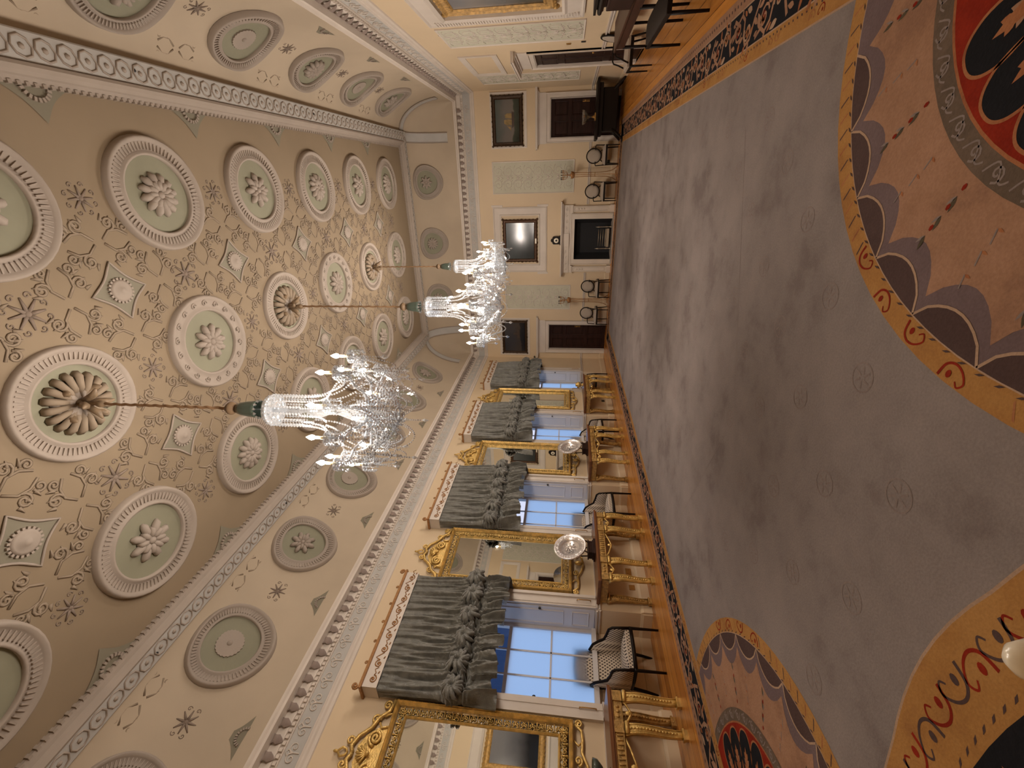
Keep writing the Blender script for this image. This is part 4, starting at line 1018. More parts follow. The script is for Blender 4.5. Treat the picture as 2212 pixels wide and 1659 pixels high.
k = thing('mantel_clock', (cx+.0, D-.15, 1.64), 0, 'small black mantel clock with round white dial on the fireplace shelf', 'clock')
L = frame((0, 0, 0), (1, 0, 0), (0, 0, 1), (0, -1, 0))
m = MB().at(L); m.box(-.145, .145, 0, .03, -.07, .07); m.box(-.12, .12, .03, .22, -.055, .055)
m.at(L).prism([(-.12, .22), (.12, .22), (.10, .255), (.06, .26), (.04, .30), (0, .315), (-.04, .30), (-.06, .26), (-.10, .255)], -.05, .05); m.build('clock_case', BLACKW, k, bevel=.004)
m = MB().at(L @ T(0, .135, .056)); m.lathe([(.001, .004), (.072, .004), (.078, .0)], 28); m.build('dial', CREAMP, k)
m = MB().at(L @ T(0, .135, .062)); m.box(-.003, .003, 0, .05, 0, .003); m.box(0, .035, -.003, .003, 0, .003); m.lathe([(.001, .003), (.030, .003), (.030, .0)], 16); m.build('clock_hands', BLACKP, k)

HORSE = mat('dark_horsehair', (.022, .014, .010), .75, spec=.2)
# ---- pictures
def paint(name, bands, noise=3, seed=0, stretch=(1, 1, 1)):
    m, t, b = _nm(name); co = t.nodes.new('ShaderNodeTexCoord'); s = t.nodes.new('ShaderNodeSeparateXYZ'); t.links.new(co.outputs['Object'], s.inputs[0])
    mp = t.nodes.new('ShaderNodeMapping'); mp.inputs['Scale'].default_value = stretch; mp.inputs['Location'].default_value = (seed, seed*2, 0); t.links.new(co.outputs['Object'], mp.inputs[0])
    n = t.nodes.new('ShaderNodeTexNoise'); n.inputs['Scale'].default_value = noise; n.inputs['Detail'].default_value = 6; t.links.new(mp.outputs[0], n.inputs['Vector'])
    v = math_node(t, 'ADD', s.outputs['Z'], math_node(t, 'MULTIPLY', math_node(t, 'SUBTRACT', n.outputs['Fac'], .5), .28))
    r = t.nodes.new('ShaderNodeValToRGB'); e = r.color_ramp.elements; e[0].position, e[0].color = bands[0][0], (*bands[0][1], 1); e[1].position, e[1].color = bands[-1][0], (*bands[-1][1], 1)
    for p, c in bands[1:-1]: q = e.new(p); q.color = (*c, 1)
    t.links.new(v, r.inputs[0]); t.links.new(r.outputs[0], b.inputs['Base Color']); b.inputs['Roughness'].default_value = .15; b.inputs['Specular IOR Level'].default_value = .5
    return m
def picture(name, M, w, h, fw, label, canvas, fmat, scal=0, plaque=False, shapes=None):
    r_ = thing(name, M.translation, 0, label, 'painting'); r_.matrix_world = M
    L = frame((0, 0, 0), (1, 0, 0), (0, 1, 0), (0, 0, 1))
    m = MB().box(-w/2+fw*.8, w/2-fw*.8, -h/2+fw*.8, h/2-fw*.8, .01, .03)
    # canvas material reads object z, so the canvas mesh is laid out with z up
    c = MB(); c.box(-w/2+fw*.8, w/2-fw*.8, -.030, -.012, 0, h-fw*1.6)
    co_ = c.build('canvas', [canvas]+[s_[0] for s_ in (shapes or [])], r_)
    co_.matrix_local = frame((0, -h/2+fw*.8, 0), (1, 0, 0), (0, 0, -1), (0, 1, 0))
    if shapes:
        for i, (mt, pts) in enumerate(shapes):
            q = MB().at(T(0, 0, .032+.0006*i)).flat(pts, 0); q.build('painted_shape', mt, r_) if 0 else None
        q = MB()
        for i, (mt, pts) in enumerate(shapes): q.mi(i).at(T(0, 0, .0315+.0005*i)).flat(pts, 0)
        q.build('painted_ship', [s_[0] for s_ in shapes], r_)
    m = MB(); m.rectframe(-w/2, w/2, -h/2, h/2, fw, 0, .07, [(0, 0), (0, .05), (fw*.2, .07), (fw*.4, .05), (fw*.7, .045), (fw*.85, .055), (fw, .035), (fw, .02)])
    if scal:
        for x0, y0, dx, dy, n in ((-w/2, -h/2, w, 0, int(w/.12)), (-w/2, h/2, w, 0, int(w/.12)), (-w/2, -h/2, 0, h, int(h/.12)), (w/2, -h/2, 0, h, int(h/.12))):
            for i in range(n+1): m.ball((x0+dx*i/n, y0+dy*i/n, .035), scal*(1.25 if i in (0, n, n//2) else .85), (1.5 if dx else .8, 1.5 if dy else .8, .8), 8, 5)
    m.build('picture_frame', fmat, r_)
    if plaque: MB().box(-.08, .08, -h/2+.02, -h/2+.065, .06, .072).build('name_plaque', CREAMP, r_)
    return r_
DKF = mat('dark_carved_picture_frame', (.060, .030, .012), .4, metal=.3, var=.5, vscale=20, bump=.4, bscale=50)
BRF = mat('brown_carved_picture_frame', (.11, .052, .025), .4, metal=.35, var=.5, vscale=20, bump=.4, bscale=50)
SAIL = mat('painted_ochre_sails', (.30, .20, .075), .5, var=.4, vscale=12); HULL = mat('painted_dark_hull', (.05, .028, .018), .5)
SEA1 = paint('painted_seascape_blue', [(.0, (.010, .014, .010)), (.18, (.035, .045, .030)), (.22, (.15, .13, .115)), (.45, (.13, .12, .11)), (.75, (.055, .075, .07))], 3, 1)
SEA2 = paint('painted_seascape_grey', [(.0, (.012, .012, .018)), (.17, (.022, .023, .028)), (.2, (.065, .052, .045)), (.45, (.050, .048, .056)), (.75, (.035, .036, .044))], 3, 5)
SEA3 = paint('painted_dark_landscape', [(.0, (.010, .014, .018)), (.25, (.028, .036, .040)), (.50, (.05, .062, .068)), (.9, (.085, .10, .11))], 4, 9)
SEA4 = paint('painted_stormy_sky', [(.0, (.006, .006, .006)), (.3, (.014, .014, .016)), (.6, (.10, .10, .11)), (1.2, (.17, .17, .18))], 3, 12)
def P(*p): return list(p)
ship = [(SAIL, P((-.10, -.13), (.03, -.13), (.05, -.02), (.03, .10), (-.06, .10), (-.11, 0))), (SAIL, P((.06, -.13), (.19, -.13), (.20, 0), (.16, .08), (.08, .06))),
        (HULL, P((-.14, -.20), (.22, -.20), (.25, -.13), (-.18, -.13))), (SAIL, P((-.15, -.10), (-.12, .02), (-.26, -.12)))]
ship2 = [(HULL, P((-.02, -.17), (.24, -.17), (.28, -.09), (-.06, -.09))), (HULL, P((.08, -.09), (.10, .05), (.16, .04), (.15, -.09)))]
picture('seascape_painting', MF(1.50, 3.275, .02), 1.30, .92, .105, 'dark framed painting of a ship above the right hand door', SEA1, DKF, .020, shapes=ship)
picture('grey_seascape_painting', MF(-5.25, 3.225, .02), 1.24, .90, .085, 'dark framed grey seascape above the left hand door', SEA2, DKF, .020, shapes=ship2)
picture('mantel_painting', MF(-1.905, 2.965, .03), 1.33, 1.12, .10, 'glossy dark painting in brown carved frame above the fireplace', SEA3, BRF, .026, plaque=True)
picture('large_gilt_painting', MR(6.87, 2.52, .02), 2.40, 1.66, .17, 'large painting in bright gilt frame on the right wall', SEA4, GILTD, .034)

# ---- torcheres with candle branches
def make_torchere():
    r_ = thing('torchere', (0, 0, 0), 0, '', 'candle stand', 'tall slender gilt stands by the fireplace')
    for i in range(3):
        a = 2*pi*i/3+.5; p = lambda rr, z: (rr*cos(a), rr*sin(a), z)
        m = MB(); m.tube([p(.065, 1.27), p(.055, .95), p(.06, .55), p(.075, .32), p(.12, .15), p(.19, .05), p(.225, .012)], .0105, 6); m.ball(p(.225, .015), .02, (1, 1, .7)); m.build('leg', GILTB, r_)
    m = MB()
    for z in (.78, .66): m.tube([(.062*cos(q*pi/8), .062*sin(q*pi/8), z) for q in range(16)], .006, 5, True)
    m.build('ring', GILTB, r_)
    MB().lathe([(.001, .05), (.10, .05), (.10, .065), (.001, .07)], 20).build('lower_platform', GILTB, r_)
    MB().lathe([(.001, 1.25), (.06, 1.25), (.085, 1.27), (.095, 1.31), (.10, 1.33), (.10, 1.36), (.001, 1.36)], 20).build('platform', GILTB, r_)
    return r_
def make_candelabrum():
    r_ = thing('candelabrum', (0, 0, 1.36), 0, '', 'candelabrum', 'branched candelabra on the gilt stands')
    MB().lathe([(.001, 0), (.05, 0), (.045, .012), (.014, .03), (.012, .08), (.026, .11), (.012, .14), (.01, .20), (.02, .23), (.001, .26)], 14).build('stem', GILTB, r_)
    for i in range(5):
        a = 2*pi*i/5+.3; p = lambda rr, z: (rr*cos(a), rr*sin(a), z)
        m = MB().tube([p(.01, .12), p(.06, .10), p(.11, .15), p(.12, .21)], .007, 5); m.tube([p(.03, .17), p(.07, .21), p(.05, .25)], .005, 5)
        m.at(T(*p(.12, .21))).lathe([(.006, 0), (.026, .01), (.012, .02), (.014, .05), (.001, .05)], 8); m.build('branch', GILTB, r_)
        MB().at(T(*p(.12, .26))).lathe([(.001, 0), (.012, 0), (.012, .045), (.001, .05)], 8).build('candle_stub', BLACKP, r_)
    return r_
tor, cad = make_torchere(), make_candelabrum()
tor.location = (.01, D-.43, 0); tor['label'] = 'slender gilt stand with splayed legs right of the fireplace'
cad.location = (.01, D-.43, 1.36); cad['label'] = 'branched gilt candelabrum on the stand right of the fireplace'
dup(tor, (-3.78, D-.42, 0), .4, 'slender gilt stand with splayed legs left of the fireplace'); dup(cad, (-3.78, D-.42, 1.36), .4, 'branched gilt candelabrum on the stand left of the fireplace')
# camera on the door hood
k = thing('security_camera', (-6.0, D-.10, 2.52), 0, 'small black security camera on wall beside the left door hood', 'camera')
MB().lathe([(.001, -.01), (.03, -.01), (.028, .01), (.001, .02)], 12).ball((0, 0, -.02), .028).build('camera_dome', BLACKP, k); MB().box(-.014, .014, 0, .10, -.008, .012).build('bracket', BLACKP, k)

# ================================================================== RIGHT WALL FURNITURE
def boxtable(name, x0, x1, y0, y1, z, ap, legs, label, group=None, th=.03):
    r_ = thing(name, ((x0+x1)/2, (y0+y1)/2, 0), 0, label, 'table', group); cx_, cy_ = (x0+x1)/2, (y0+y1)/2
    MB().box(x0-cx_, x1-cx_, y0-cy_, y1-cy_, z-th, z).build('table_top', DRED, r_, bevel=.006)
    MB().box(x0-cx_+.04, x1-cx_-.04, y0-cy_+.04, y1-cy_-.04, z-th-ap, z-th).build('apron', DRED, r_)
    for lx, ly in legs: MB().tube([(lx-cx_, ly-cy_, z-th-ap+.02), (lx-cx_, ly-cy_, 0)], lambda u: .026-.010*u, 8).build('leg', BLACKW, r_)
    return r_
boxtable('long_side_table', 1.84, 2.26, 5.15, 9.10, .74, .13, [(1.89, 5.3), (2.2, 5.3), (1.89, 7.1), (1.89, 9.0), (2.2, 9.0), (2.2, 7.1)], 'long dark red side table against the right wall under the gilt picture')
r_ = thing('long_bench', (1.67, 6.70, 0), 0, 'long dark stool in front of the side table on the right wall', 'bench')
MB().box(-.15, .15, -.72, .72, .40, .44).build('seat_frame', BLACKW, r_)
m = MB(); pad(m, -.145, .145, -.71, .71, .44, .49, .04); m.build('seat_pad', HORSE, r_)
for lx in (-.13, .13):
    for ly in (-.66, .68): MB().tube([(lx, ly, .40), (lx, ly, 0)], lambda u: .022-.006*u, 8).build('leg', BLACKW, r_)
k = thing('dark_cabinet', (2.0, 6.05, .74), 0, 'dark wooden cabinet with moulded cornice standing on the side table', 'cabinet')
m = MB(); m.box(-.20, .20, -.78, .78, 0, .30); m.box(-.17, .17, -.74, .74, .30, .33); m.box(-.20, .20, -.78, .78, .33, .40); m.build('cabinet_case', DARKW, k, bevel=.01)
m = MB(); m.prism([(-.18, -.76), (.18, -.76), (.18, .76), (-.18, .76)], .40, .42); m.box(-.22, .22, -.82, .82, .42, .45); m.tube([(-.20, -.8, .375), (-.20, .8, .375)], .03, 8); m.tube([(-.2, .78, .375), (.2, .78, .375)], .03, 8); m.build('cabinet_cornice', BLACKW, k)
for q in (-.39, .39): MB().box(-.207, -.2, q-.34, q+.34, .04, .27).build('cabinet_door', DARKW, k)
k = thing('brass_carriage_clock', (1.93, 6.45, 1.19), 0, 'small brass clock on top of the dark cabinet', 'clock')
MB().box(-.05, .05, -.06, .06, 0, .11).build('clock_case', BRASS, k, bevel=.006); MB().tube([(0, -.04, .11), (0, -.03, .145), (0, .03, .145), (0, .04, .11)], .006, 5).build('handle', BRASS, k)

# library table at the far right corner, glass bowl on it
r_ = thing('pedestal_table', (1.56, 13.90, .018), 0, 'black wooden pedestal table in the far right corner', 'table')
MB().box(-.70, .70, -.36, .36, .66, .725).build('table_top', BLACKW, r_, bevel=.012)
MB().box(-.60, .60, -.30, .30, .56, .66).build('apron', BLACKW, r_)
MB().box(-.50, .50, -.22, .22, .16, .56).build('pedestal_box', BLACKW, r_, bevel=.02)
for sx_ in (-1, 1):
    for sy_ in (-1, 1): MB().tube([(sx_*.45, sy_*.18, .28), (sx_*.56, sy_*.22, .16), (sx_*.66, sy_*.27, .05), (sx_*.70, sy_*.29, .02)], lambda u: .045-.018*u, 8).build('sabre_leg', BLACKW, r_)
k = thing('glass_bowl', (1.42, 13.85, .743), 0, 'clear glass bowl on stem standing on the black pedestal table', 'bowl')
MB().lathe([(.001, .10), (.02, .10), (.016, .14), (.03, .17), (.10, .22), (.17, .30), (.185, .36), (.175, .36), (.16, .30), (.09, .23), (.001, .19)], 28).build('bowl_glass', BOWLG, k)
MB().box(-.09, .09, -.09, .09, 0, .03).lathe([(.06, .03), (.03, .05), (.02, .10), (.001, .10)], 12).build('bowl_foot', BRASS, k)

# sockets
def plate(name, M, w, h, mt, label, grp=None, shape='socket', cat='socket'):
    r_ = thing(name, M.translation, 0, label, cat, grp); r_.matrix_world = M
    MB().box(-w/2, w/2, -h/2, h/2, 0, .009).build('cover_plate', mt, r_, bevel=.002)
    m = MB()
    if shape == 'socket':
        for s_ in (-1, 1):
            for dx, dy in ((0, .016), (-.012, -.010), (.012, -.010)): m.box(s_*w*.24+dx-.004, s_*w*.24+dx+.004, dy-.005, dy+.005, .009, .0105)
        m.build('socket_holes', BLACKP, r_)
    else:
        m.box(-w*.25, w*.25, -h*.25, h*.25, .009, .013); m.build('rocker', mt, r_)
    return r_
def LW(x, y): return None
plate('double_socket', ML(5.30, .27, .001), .15, .09, BRASS, 'brass double socket under the console with the large dish')
plate('blank_plate', ML(5.00, .25, .001), .09, .09, BRASS, 'small square brass plate beside the brass double socket', shape='x', cat='plate')
plate('wall_socket', ML(11.45, .25, .001), .10, .09, BLACKP, 'black socket under the farthest console table')
plate('brass_switch', MR(10.36, 1.50, .001), .10, .09, BRASS, 'brass switch plate beside the right wall door', shape='x', cat='switch')
plate('black_switch', MR(10.27, 1.22, .001), .08, .09, BLACKP, 'black switch plate below the brass one by the right door', shape='x', cat='switch')
plate('corner_socket', MF(.34, .25, .001), .10, .08, BLACKP, 'black socket on end wall below the oval chair')
# rope barrier post close to the camera
k = thing('barrier_post', (-.525, .375, .018), 0, 'white capped barrier post at the very edge of the picture', 'post')
MB().lathe([(.001, 0), (.15, 0), (.15, .012), (.05, .03), (.02, .04), (.001, .04)], 28).build('post_base', CREAMP, k)
MB().lathe([(.001, .03), (.016, .03), (.016, .86), (.001, .86)], 14).build('post_pole', STEEL, k)
MB().lathe([(.001, .815), (.018, .82), (.025, .845), (.025, .875), (.019, .895), (.009, .905), (.001, .907)], 24).build('post_cap', CREAMP, k)

# ================================================================== CARPET
RGX0, RGX1, RGY0, RGY1 = -5.11, 1.34, -.92, 14.08
rug = thing('carpet', (0, 0, 0), 0, 'huge faded taupe carpet with black scroll border and round medallions', 'carpet')
MB().box(RGX0, RGX1, RGY0, RGY1, .001, .012).build('carpet_field', R_FIELD, rug)
Zr = lambda k: .0124+.0006*k
gold, pink, blk, lil, plum, red, grey, line, faint, green, orange = range(1, 12)
mb = MB()
def ringband(o0, o1, k, col, y1=0):
    x0, x1, y0, yy = RGX0+o0, RGX1-o0, RGY0+o0, RGY1-o0*1.0
    w = o1-o0
    mb.mi(col)
    for q in ([(x0, y0), (x1, y0), (x1, y0+w), (x0, y0+w)], [(x0, yy-w), (x1, yy-w), (x1, yy), (x0, yy)], [(x0, y0), (x0+w, y0), (x0+w, yy), (x0, yy)], [(x1-w, y0), (x1, y0), (x1, yy), (x1-w, yy)]): mb.flat(q, Zr(k))
ringband(0, .125, 1, pink); ringband(.118, .13, 2, line); ringband(.13, .44, 1, blk); ringband(.44, .56, 1, gold); ringband(.435, .445, 2, line); ringband(.56, .572, 2, line)
def dashes(x, y0, y1, st, w, l, col, k, ax='y'):
    n = int((y1-y0)/st)
    for i in range(n):
        y = y0+(i+.5)*st
        q = [(x-w, y-l), (x+w, y-l*.4), (x+w, y+l), (x-w, y+l*.4)]
        mb.mi(col).flat(q if ax == 'y' else [(b_, a_) for a_, b_ in q], Zr(k))
for x in (RGX0+.06, RGX1-.06): dashes(x, RGY0+.1, RGY1-.1, .075, .012, .018, plum, 2)
for x in (RGX0+.47, RGX1-.47): dashes(x, RGY0+.5, RGY1-.5, .06, .007, .012, plum, 2)
def circ0(cx, cy, r, n, ry): return [(cx+r*cos(2*pi*i/n), cy+ry*sin(2*pi*i/n)) for i in range(n)]
def crv(pts, n=5):
    out = []
    for i in range(len(pts)-1):
        p0, p1, p2, p3_ = pts[max(0, i-1)], pts[i], pts[i+1], pts[min(len(pts)-1, i+2)]
        for j in range(n):
            t_ = j/n; f_ = lambda a, b, c, d: .5*((2*b)+(-a+c)*t_+(2*a-5*b+4*c-d)*t_*t_+(-a+3*b-3*c+d)*t_**3)
            out.append((f_(p0[0], p1[0], p2[0], p3_[0]), f_(p0[1], p1[1], p2[1], p3_[1])))
    return out+[pts[-1]]
def glyph(cx, cy, a, s, col=red, k=3, fl=1):                # small curled tendril with bud
    mb.mi(col).strip(rot2(crv([(-.055, -.035*fl), (-.045, .01*fl), (-.015, .028*fl), (.02, .018*fl), (.045, -.012*fl), (.03, -.034*fl), (.014, -.02*fl)]), a, cx, cy, s), lambda u: (.010-.005*u)*s, Zr(k))
    mb.flat(rot2(circ0(-.02, -.012*fl, .010, 10, .014), a, cx, cy, s), Zr(k)+.0002)
for i in range(24):
    for x in (RGX0+.505, RGX1-.505):
        y = RGY0+.7+i*.60
        if y < RGY1-.6: glyph(x, y, pi/2, .75, orange if i % 2 else red, 3, 1 if i % 3 else -1); glyph(x, y+.1, -pi/2, .7, orange, 3)
def scroll_unit(M2, s=1):
    """acanthus scroll for the black band; x across (-.15..+.15), y along (0.. .56)"""
    f = lambda pts: [M2(x, y) for x, y in pts]
    mb.mi(pink).strip(f([(-.12, 0), (-.02, .07), (.10, .12), (.12, .21), (.04, .28), (-.07, .30), (-.12, .38), (-.08, .46), (-.12, .56)]), .030, Zr(2))
    mb.mi(line).strip(f(spiral(.03, .19, .075, 1.4, pi*.6, -1, 14)), .016, Zr(3)); mb.mi(orange).strip(f(spiral(.035, .19, .045, 1.0, 0, -1, 9)), .018, Zr(3))
    mb.mi(pink).strip(f(spiral(-.02, .42, .085, 1.4, -pi*.4, 1, 14)), .020, Zr(3)); mb.mi(red).strip(f(spiral(-.02, .42, .04, 1.0, 0, 1, 9)), .014, Zr(4))
    for bx0, by0, aa, ll, cc in ((.11, .13, -1.2, .10, pink), (.12, .21, -.9, .09, orange), (.05, .29, -.2, .10, pink), (-.11, .36, 1.2, .07, pink), (-.02, .07, -2.6, .10, pink), (.02, .08, -.6, .08, orange), (-.08, .47, -.9, .15, pink), (.07, .36, -1.3, .09, orange), (.09, .47, .2, .10, pink), (-.10, .16, .3, .12, line), (-.09, .26, .6, .08, orange), (.10, .03, 2.8, .07, pink)):
        mb.mi(cc).flat(f(rot2(leaf(5, ll, ll*.42), aa, bx0, by0)), Zr(3))
    for q in range(3): mb.mi(orange).flat(f(rot2(leaf(4, .05, .028), -1.6+.8*q, .03, .19)), Zr(4)); mb.mi(orange).flat(f(rot2(leaf(4, .05, .028), 1.6-.8*q, -.02, .42)), Zr(4))
for i in range(26):
    y0 = RGY0+.32+.56*i
    if y0 > RGY1-.8: break
    fl = 1 if i % 2 else -1
    scroll_unit(lambda x, y, y0=y0, fl=fl: (RGX1-.285-fl*x, y0+y)); scroll_unit(lambda x, y, y0=y0, fl=fl: (RGX0+.285+fl*x, y0+y))
for i in range(11):
    x0 = RGX0+.3+.56*i
    if x0 > RGX1-.6: break
    scroll_unit(lambda x, y, x0=x0: (x0+y, RGY1-.285-x)); scroll_unit(lambda x, y, x0=x0: (x0+y, RGY0+.285-x))
# the faint small rosettes and seams of the field
def circ(cx, cy, r, n=40, ry=None, a0=0): ry = ry or r; return [(cx+r*cos(a0+2*pi*i/n), cy+ry*sin(a0+2*pi*i/n)) for i in range(n)]
MED = [(.87, 1.37, 1.64, RGX1-.57, 1), (-4.40, 1.25, 1.67, RGX0+.57, -1), (.87, 11.8, 1.64, RGX1-.57, 1), (-4.40, 11.8, 1.67, RGX0+.57, -1)][:2]
random.seed(11)
for iy in range(34):
    for ix in range(8):
        x = -4.15+.64*ix+(.32 if iy % 2 else 0)+random.uniform(-.03, .03); y = .3+.44*iy
        if not(-4.3 < x < .55) or y > 13.2: continue
        if any(sqrt((x-c[0])**2+(y-c[1])**2) < c[2]+.16 for c in MED) or sqrt((x+1.75)**2+(y+1)**2) < 2.36: continue
        r = .072
        mb.mi(faint).strip(circ(x, y, r, 18), .008, Zr(1), True)
        for q in range(6):
            a = 2*pi*q/6; mb.mi(faint).strip([(x+.015*cos(a), y+.015*sin(a)), (x+.055*cos(a+.2), y+.055*sin(a+.2))], .010, Zr(1))
for k in range(5):
    y = 3.4+1.9*k
    for sgn in (1, -1):
        pts = [(-1.88+sgn*(.2+.5*i), y+.22*i) for i in range(5)]
        mb.mi(faint).strip(pts, .005, Zr(1))
# round medallions at the sides
def clipx(pts, xl, sd): return [(min(x, xl) if sd > 0 else max(x, xl), y) for x, y in pts]
for cx, cy, Ro, xl, sd in MED:
    ok = lambda x: (x < xl-.02) if sd > 0 else (x > xl+.02)
    mb.mi(gold).flat(clipx(circ(cx, cy, Ro, 72), xl, sd), Zr(1)); mb.mi(line).flat(clipx(circ(cx, cy, Ro-.105, 72), xl, sd), Zr(2))
    mb.mi(lil).flat(clipx(circ(cx, cy, Ro-.112, 72), xl, sd), Zr(3))
    da = radians(13.6); a0 = radians(7)
    n = int(2*pi/da)
    inner = []
    for i in range(26):
        a = a0+2*pi*i/26
        seg = [((Ro-.112)*cos(a+da*u), (Ro-.112)*sin(a+da*u)) for u in (0, .25, .5, .75, 1)]
        arc = [(((Ro-.112)-.125*sin(pi*u)**.6)*cos(a+2*pi/26*u), ((Ro-.112)-.125*sin(pi*u)**.6)*sin(a+2*pi/26*u)) for u in [q/9 for q in range(10)]]
        arcw = [(cx+x, cy+y) for x, y in arc]; segw = [(cx+(Ro-.112)*cos(a+2*pi/26*u), cy+(Ro-.112)*sin(a+2*pi/26*u)) for u in (1, .75, .5, .25, 0)]
        if all(ok(x) for x, y in arcw): mb.mi(plum).flat(arcw[1:-1]+segw, Zr(4)); mb.mi(line).strip(arcw, .011, Zr(5))
        for u in [q/8 for q in range(8)]:
            rr = Ro-.20-.135*sin(pi*u)**.7; inner.append((cx+rr*cos(a+2*pi/26*u), cy+rr*sin(a+2*pi/26*u)))
    mb.mi(pink).flat(clipx(inner, xl, sd), Zr(4)) if 0 else None
    mb.mi(pink).flat(clipx([p for p in inner], xl-.0, sd), Zr(6) if 0 else Zr(4)+.0003)
    for i in range(120):                                    # rope ticks and tendrils in the gold band
        a = 2*pi*i/120; rr = Ro-.05; x, y = cx+rr*cos(a), cy+rr*sin(a)
        if not ok(x): continue
        sector = int(i/12) % 3
        if sector == 1 and i % 3 == 0: glyph(x, y, a+pi/2, 1.15, red, 3, 1 if i % 2 else -1)
        elif sector != 1: mb.mi(plum if i % 2 else orange).flat(rot2([(-.004, -.035), (.004, -.03), (.012, .03), (.004, .035)], a-pi/2+.5, x, y), Zr(2))
        x, y = cx+(Ro-.098)*cos(a), cy+(Ro-.098)*sin(a)
        mb.mi(plum).flat(rot2([(-.02, -.003), (.0, -.006), (.02, .001), (0, .004)], a+pi/2+.3, x, y), Zr(3)+.0004)
    # sprigs on the pink ground
    for i in range(30):
        a = a0+2*pi*i/30
        for q, rr in enumerate((1.12, 1.20, 1.29)):
            x, y = cx+rr*cos(a), cy+rr*sin(a)
            if not ok(x): continue
            if i % 2 == 0:
                mb.mi(green).flat(rot2(leaf(4, .062, .018), a-pi/2+.25, x, y), Zr(6)); mb.mi(faint).flat(rot2(leaf(4, .05, .012), a-pi/2-.35, x, y), Zr(6))
                mb.mi(red).flat(rot2(circ(0, 0, .009, 6, .014), a-pi/2, cx+(rr-.035)*cos(a), cy+(rr-.035)*sin(a)), Zr(7))
            else:
                mb.mi(faint).strip([(x, y), (cx+(rr+.05)*cos(a+.01), cy+(rr+.05)*sin(a+.01))], .006, Zr(6)); mb.mi(orange).flat(rot2(leaf(3, .03, .012), a, x, y), Zr(6))
    R1 = 1.04
    mb.mi(grey).flat(clipx(circ(cx, cy, R1, 72), xl, sd), Zr(8))
    for i in range(44):
        a = 2*pi*i/44; x, y = cx+(R1-.045)*cos(a), cy+(R1-.045)*sin(a)
        if ok(x): mb.mi(faint).strip([(px, py) for px, py in rot2(spiral(0, 0, .032, 1.3, 0, 1, 14), a, x, y)], .008, Zr(9)); mb.mi(faint).strip(rot2(crv([(-.06, -.02), (-.02, .03), (.03, -.02), (.06, 0)]), a+pi/2, x, y), .007, Zr(9))
    mb.mi(orange).flat(clipx(circ(cx, cy, R1-.088, 72), xl, sd), Zr(10)); mb.mi(red).flat(clipx(circ(cx, cy, R1-.10, 72), xl, sd), Zr(11))
    npet = 24; rt = R1-.125
    for i in range(npet):
        a = 2*pi*(i+.5)/npet; hwid = rt*sin(pi/npet)*.94
        pet = [(-.03, .25), (-hwid*.55, rt*.62), (-hwid*.93, rt*.84), (-hwid*.85, rt*.93), (-hwid*.5, rt*.985), (0, rt), (hwid*.5, rt*.985), (hwid*.85, rt*.93), (hwid*.93, rt*.84), (hwid*.55, rt*.62), (.03, .25)]
        w_ = rot2(crv(pet, 4), a-pi/2, cx, cy)
        if not all(ok(x) for x, y in w_): continue
        mb.mi(blk).flat(w_, Zr(12)); mb.mi(orange).strip(w_, .012, Zr(13))
        lx = rt*.70
        for s_ in (-1, 1):
            for q in range(4): mb.mi(orange if q % 2 else pink).flat(rot2(rot2(leaf(4, .075-.008*q, .032), s_*(-1.0+.12*q), 0, lx-.02+.038*q), a-pi/2, cx, cy), Zr(14))
        mb.mi(orange).flat(rot2(rot2(leaf(5, .17, .05), 0, 0, lx), a-pi/2, cx, cy), Zr(14)+.0003)
        mb.mi(green).flat(rot2(rot2(leaf(4, .12, .035), 0, 0, lx-.14), a-pi/2, cx, cy), Zr(14))
    mb.mi(grey).flat(clipx(circ(cx, cy, .42, 40), xl, sd), Zr(15)); mb.mi(pink).flat(clipx(circ(cx, cy, .34, 40), xl, sd), Zr(16))
# great central medallion, only its rim in view
cx, cy, Ro = -1.75, -1.0, 2.20
cl = lambda pts: [(min(max(x, RGX0+.6), RGX1-.6), max(y, RGY0+.6)) for x, y in pts]
rim = [(cx+(Ro+.025*abs(sin(7*a)))*cos(a), cy+(Ro+.025*abs(sin(7*a)))*sin(a)) for a in [2*pi*i/120 for i in range(121)]][:120]
mb.mi(line).flat(cl([(x, y+.012) for x, y in rim]), Zr(1)-.0002); mb.mi(gold).flat(cl(rim), Zr(2)); mb.mi(blk).flat(cl(circ(cx, cy, Ro-.27, 100)), Zr(5))
for i in range(90):
    a = pi*.02+pi*.96*i/89; rr = Ro-.11
    if i % 2 == 0: glyph(cx+rr*cos(a), cy+rr*sin(a), a+pi/2, 1.5, red if i % 4 else plum, 3, 1 if i % 3 else -1)
    for s_ in (0,): mb.mi(plum).flat(rot2([(-.02, -.004), (.0, -.007), (.02, .001), (0, .005)], a+pi/2+.3, cx+(Ro-.235)*cos(a), cy+(Ro-.235)*sin(a)), Zr(3))
for i in range(13):
    a = pi*(i+.5)/13; bxx, byy = cx+(Ro-.62)*cos(a), cy+(Ro-.62)*sin(a)
    for q in range(7):
        aa = a-pi/2+(q-3)*.34; mb.mi(orange if q % 2 else pink).flat(rot2(leaf(6, .30-.03*abs(q-3), .085), aa, bxx, byy), Zr(7)+.0001*q)
    mb.mi(red).flat(rot2(leaf(5, .2, .05), a-pi/2, bxx, byy), Zr(8)+.0004); mb.mi(green).flat(rot2(leaf(5, .16, .05), a-pi/2+.75, bxx, byy), Zr(8)+.0004)
mb.build('carpet_pattern', RUGM, rug)

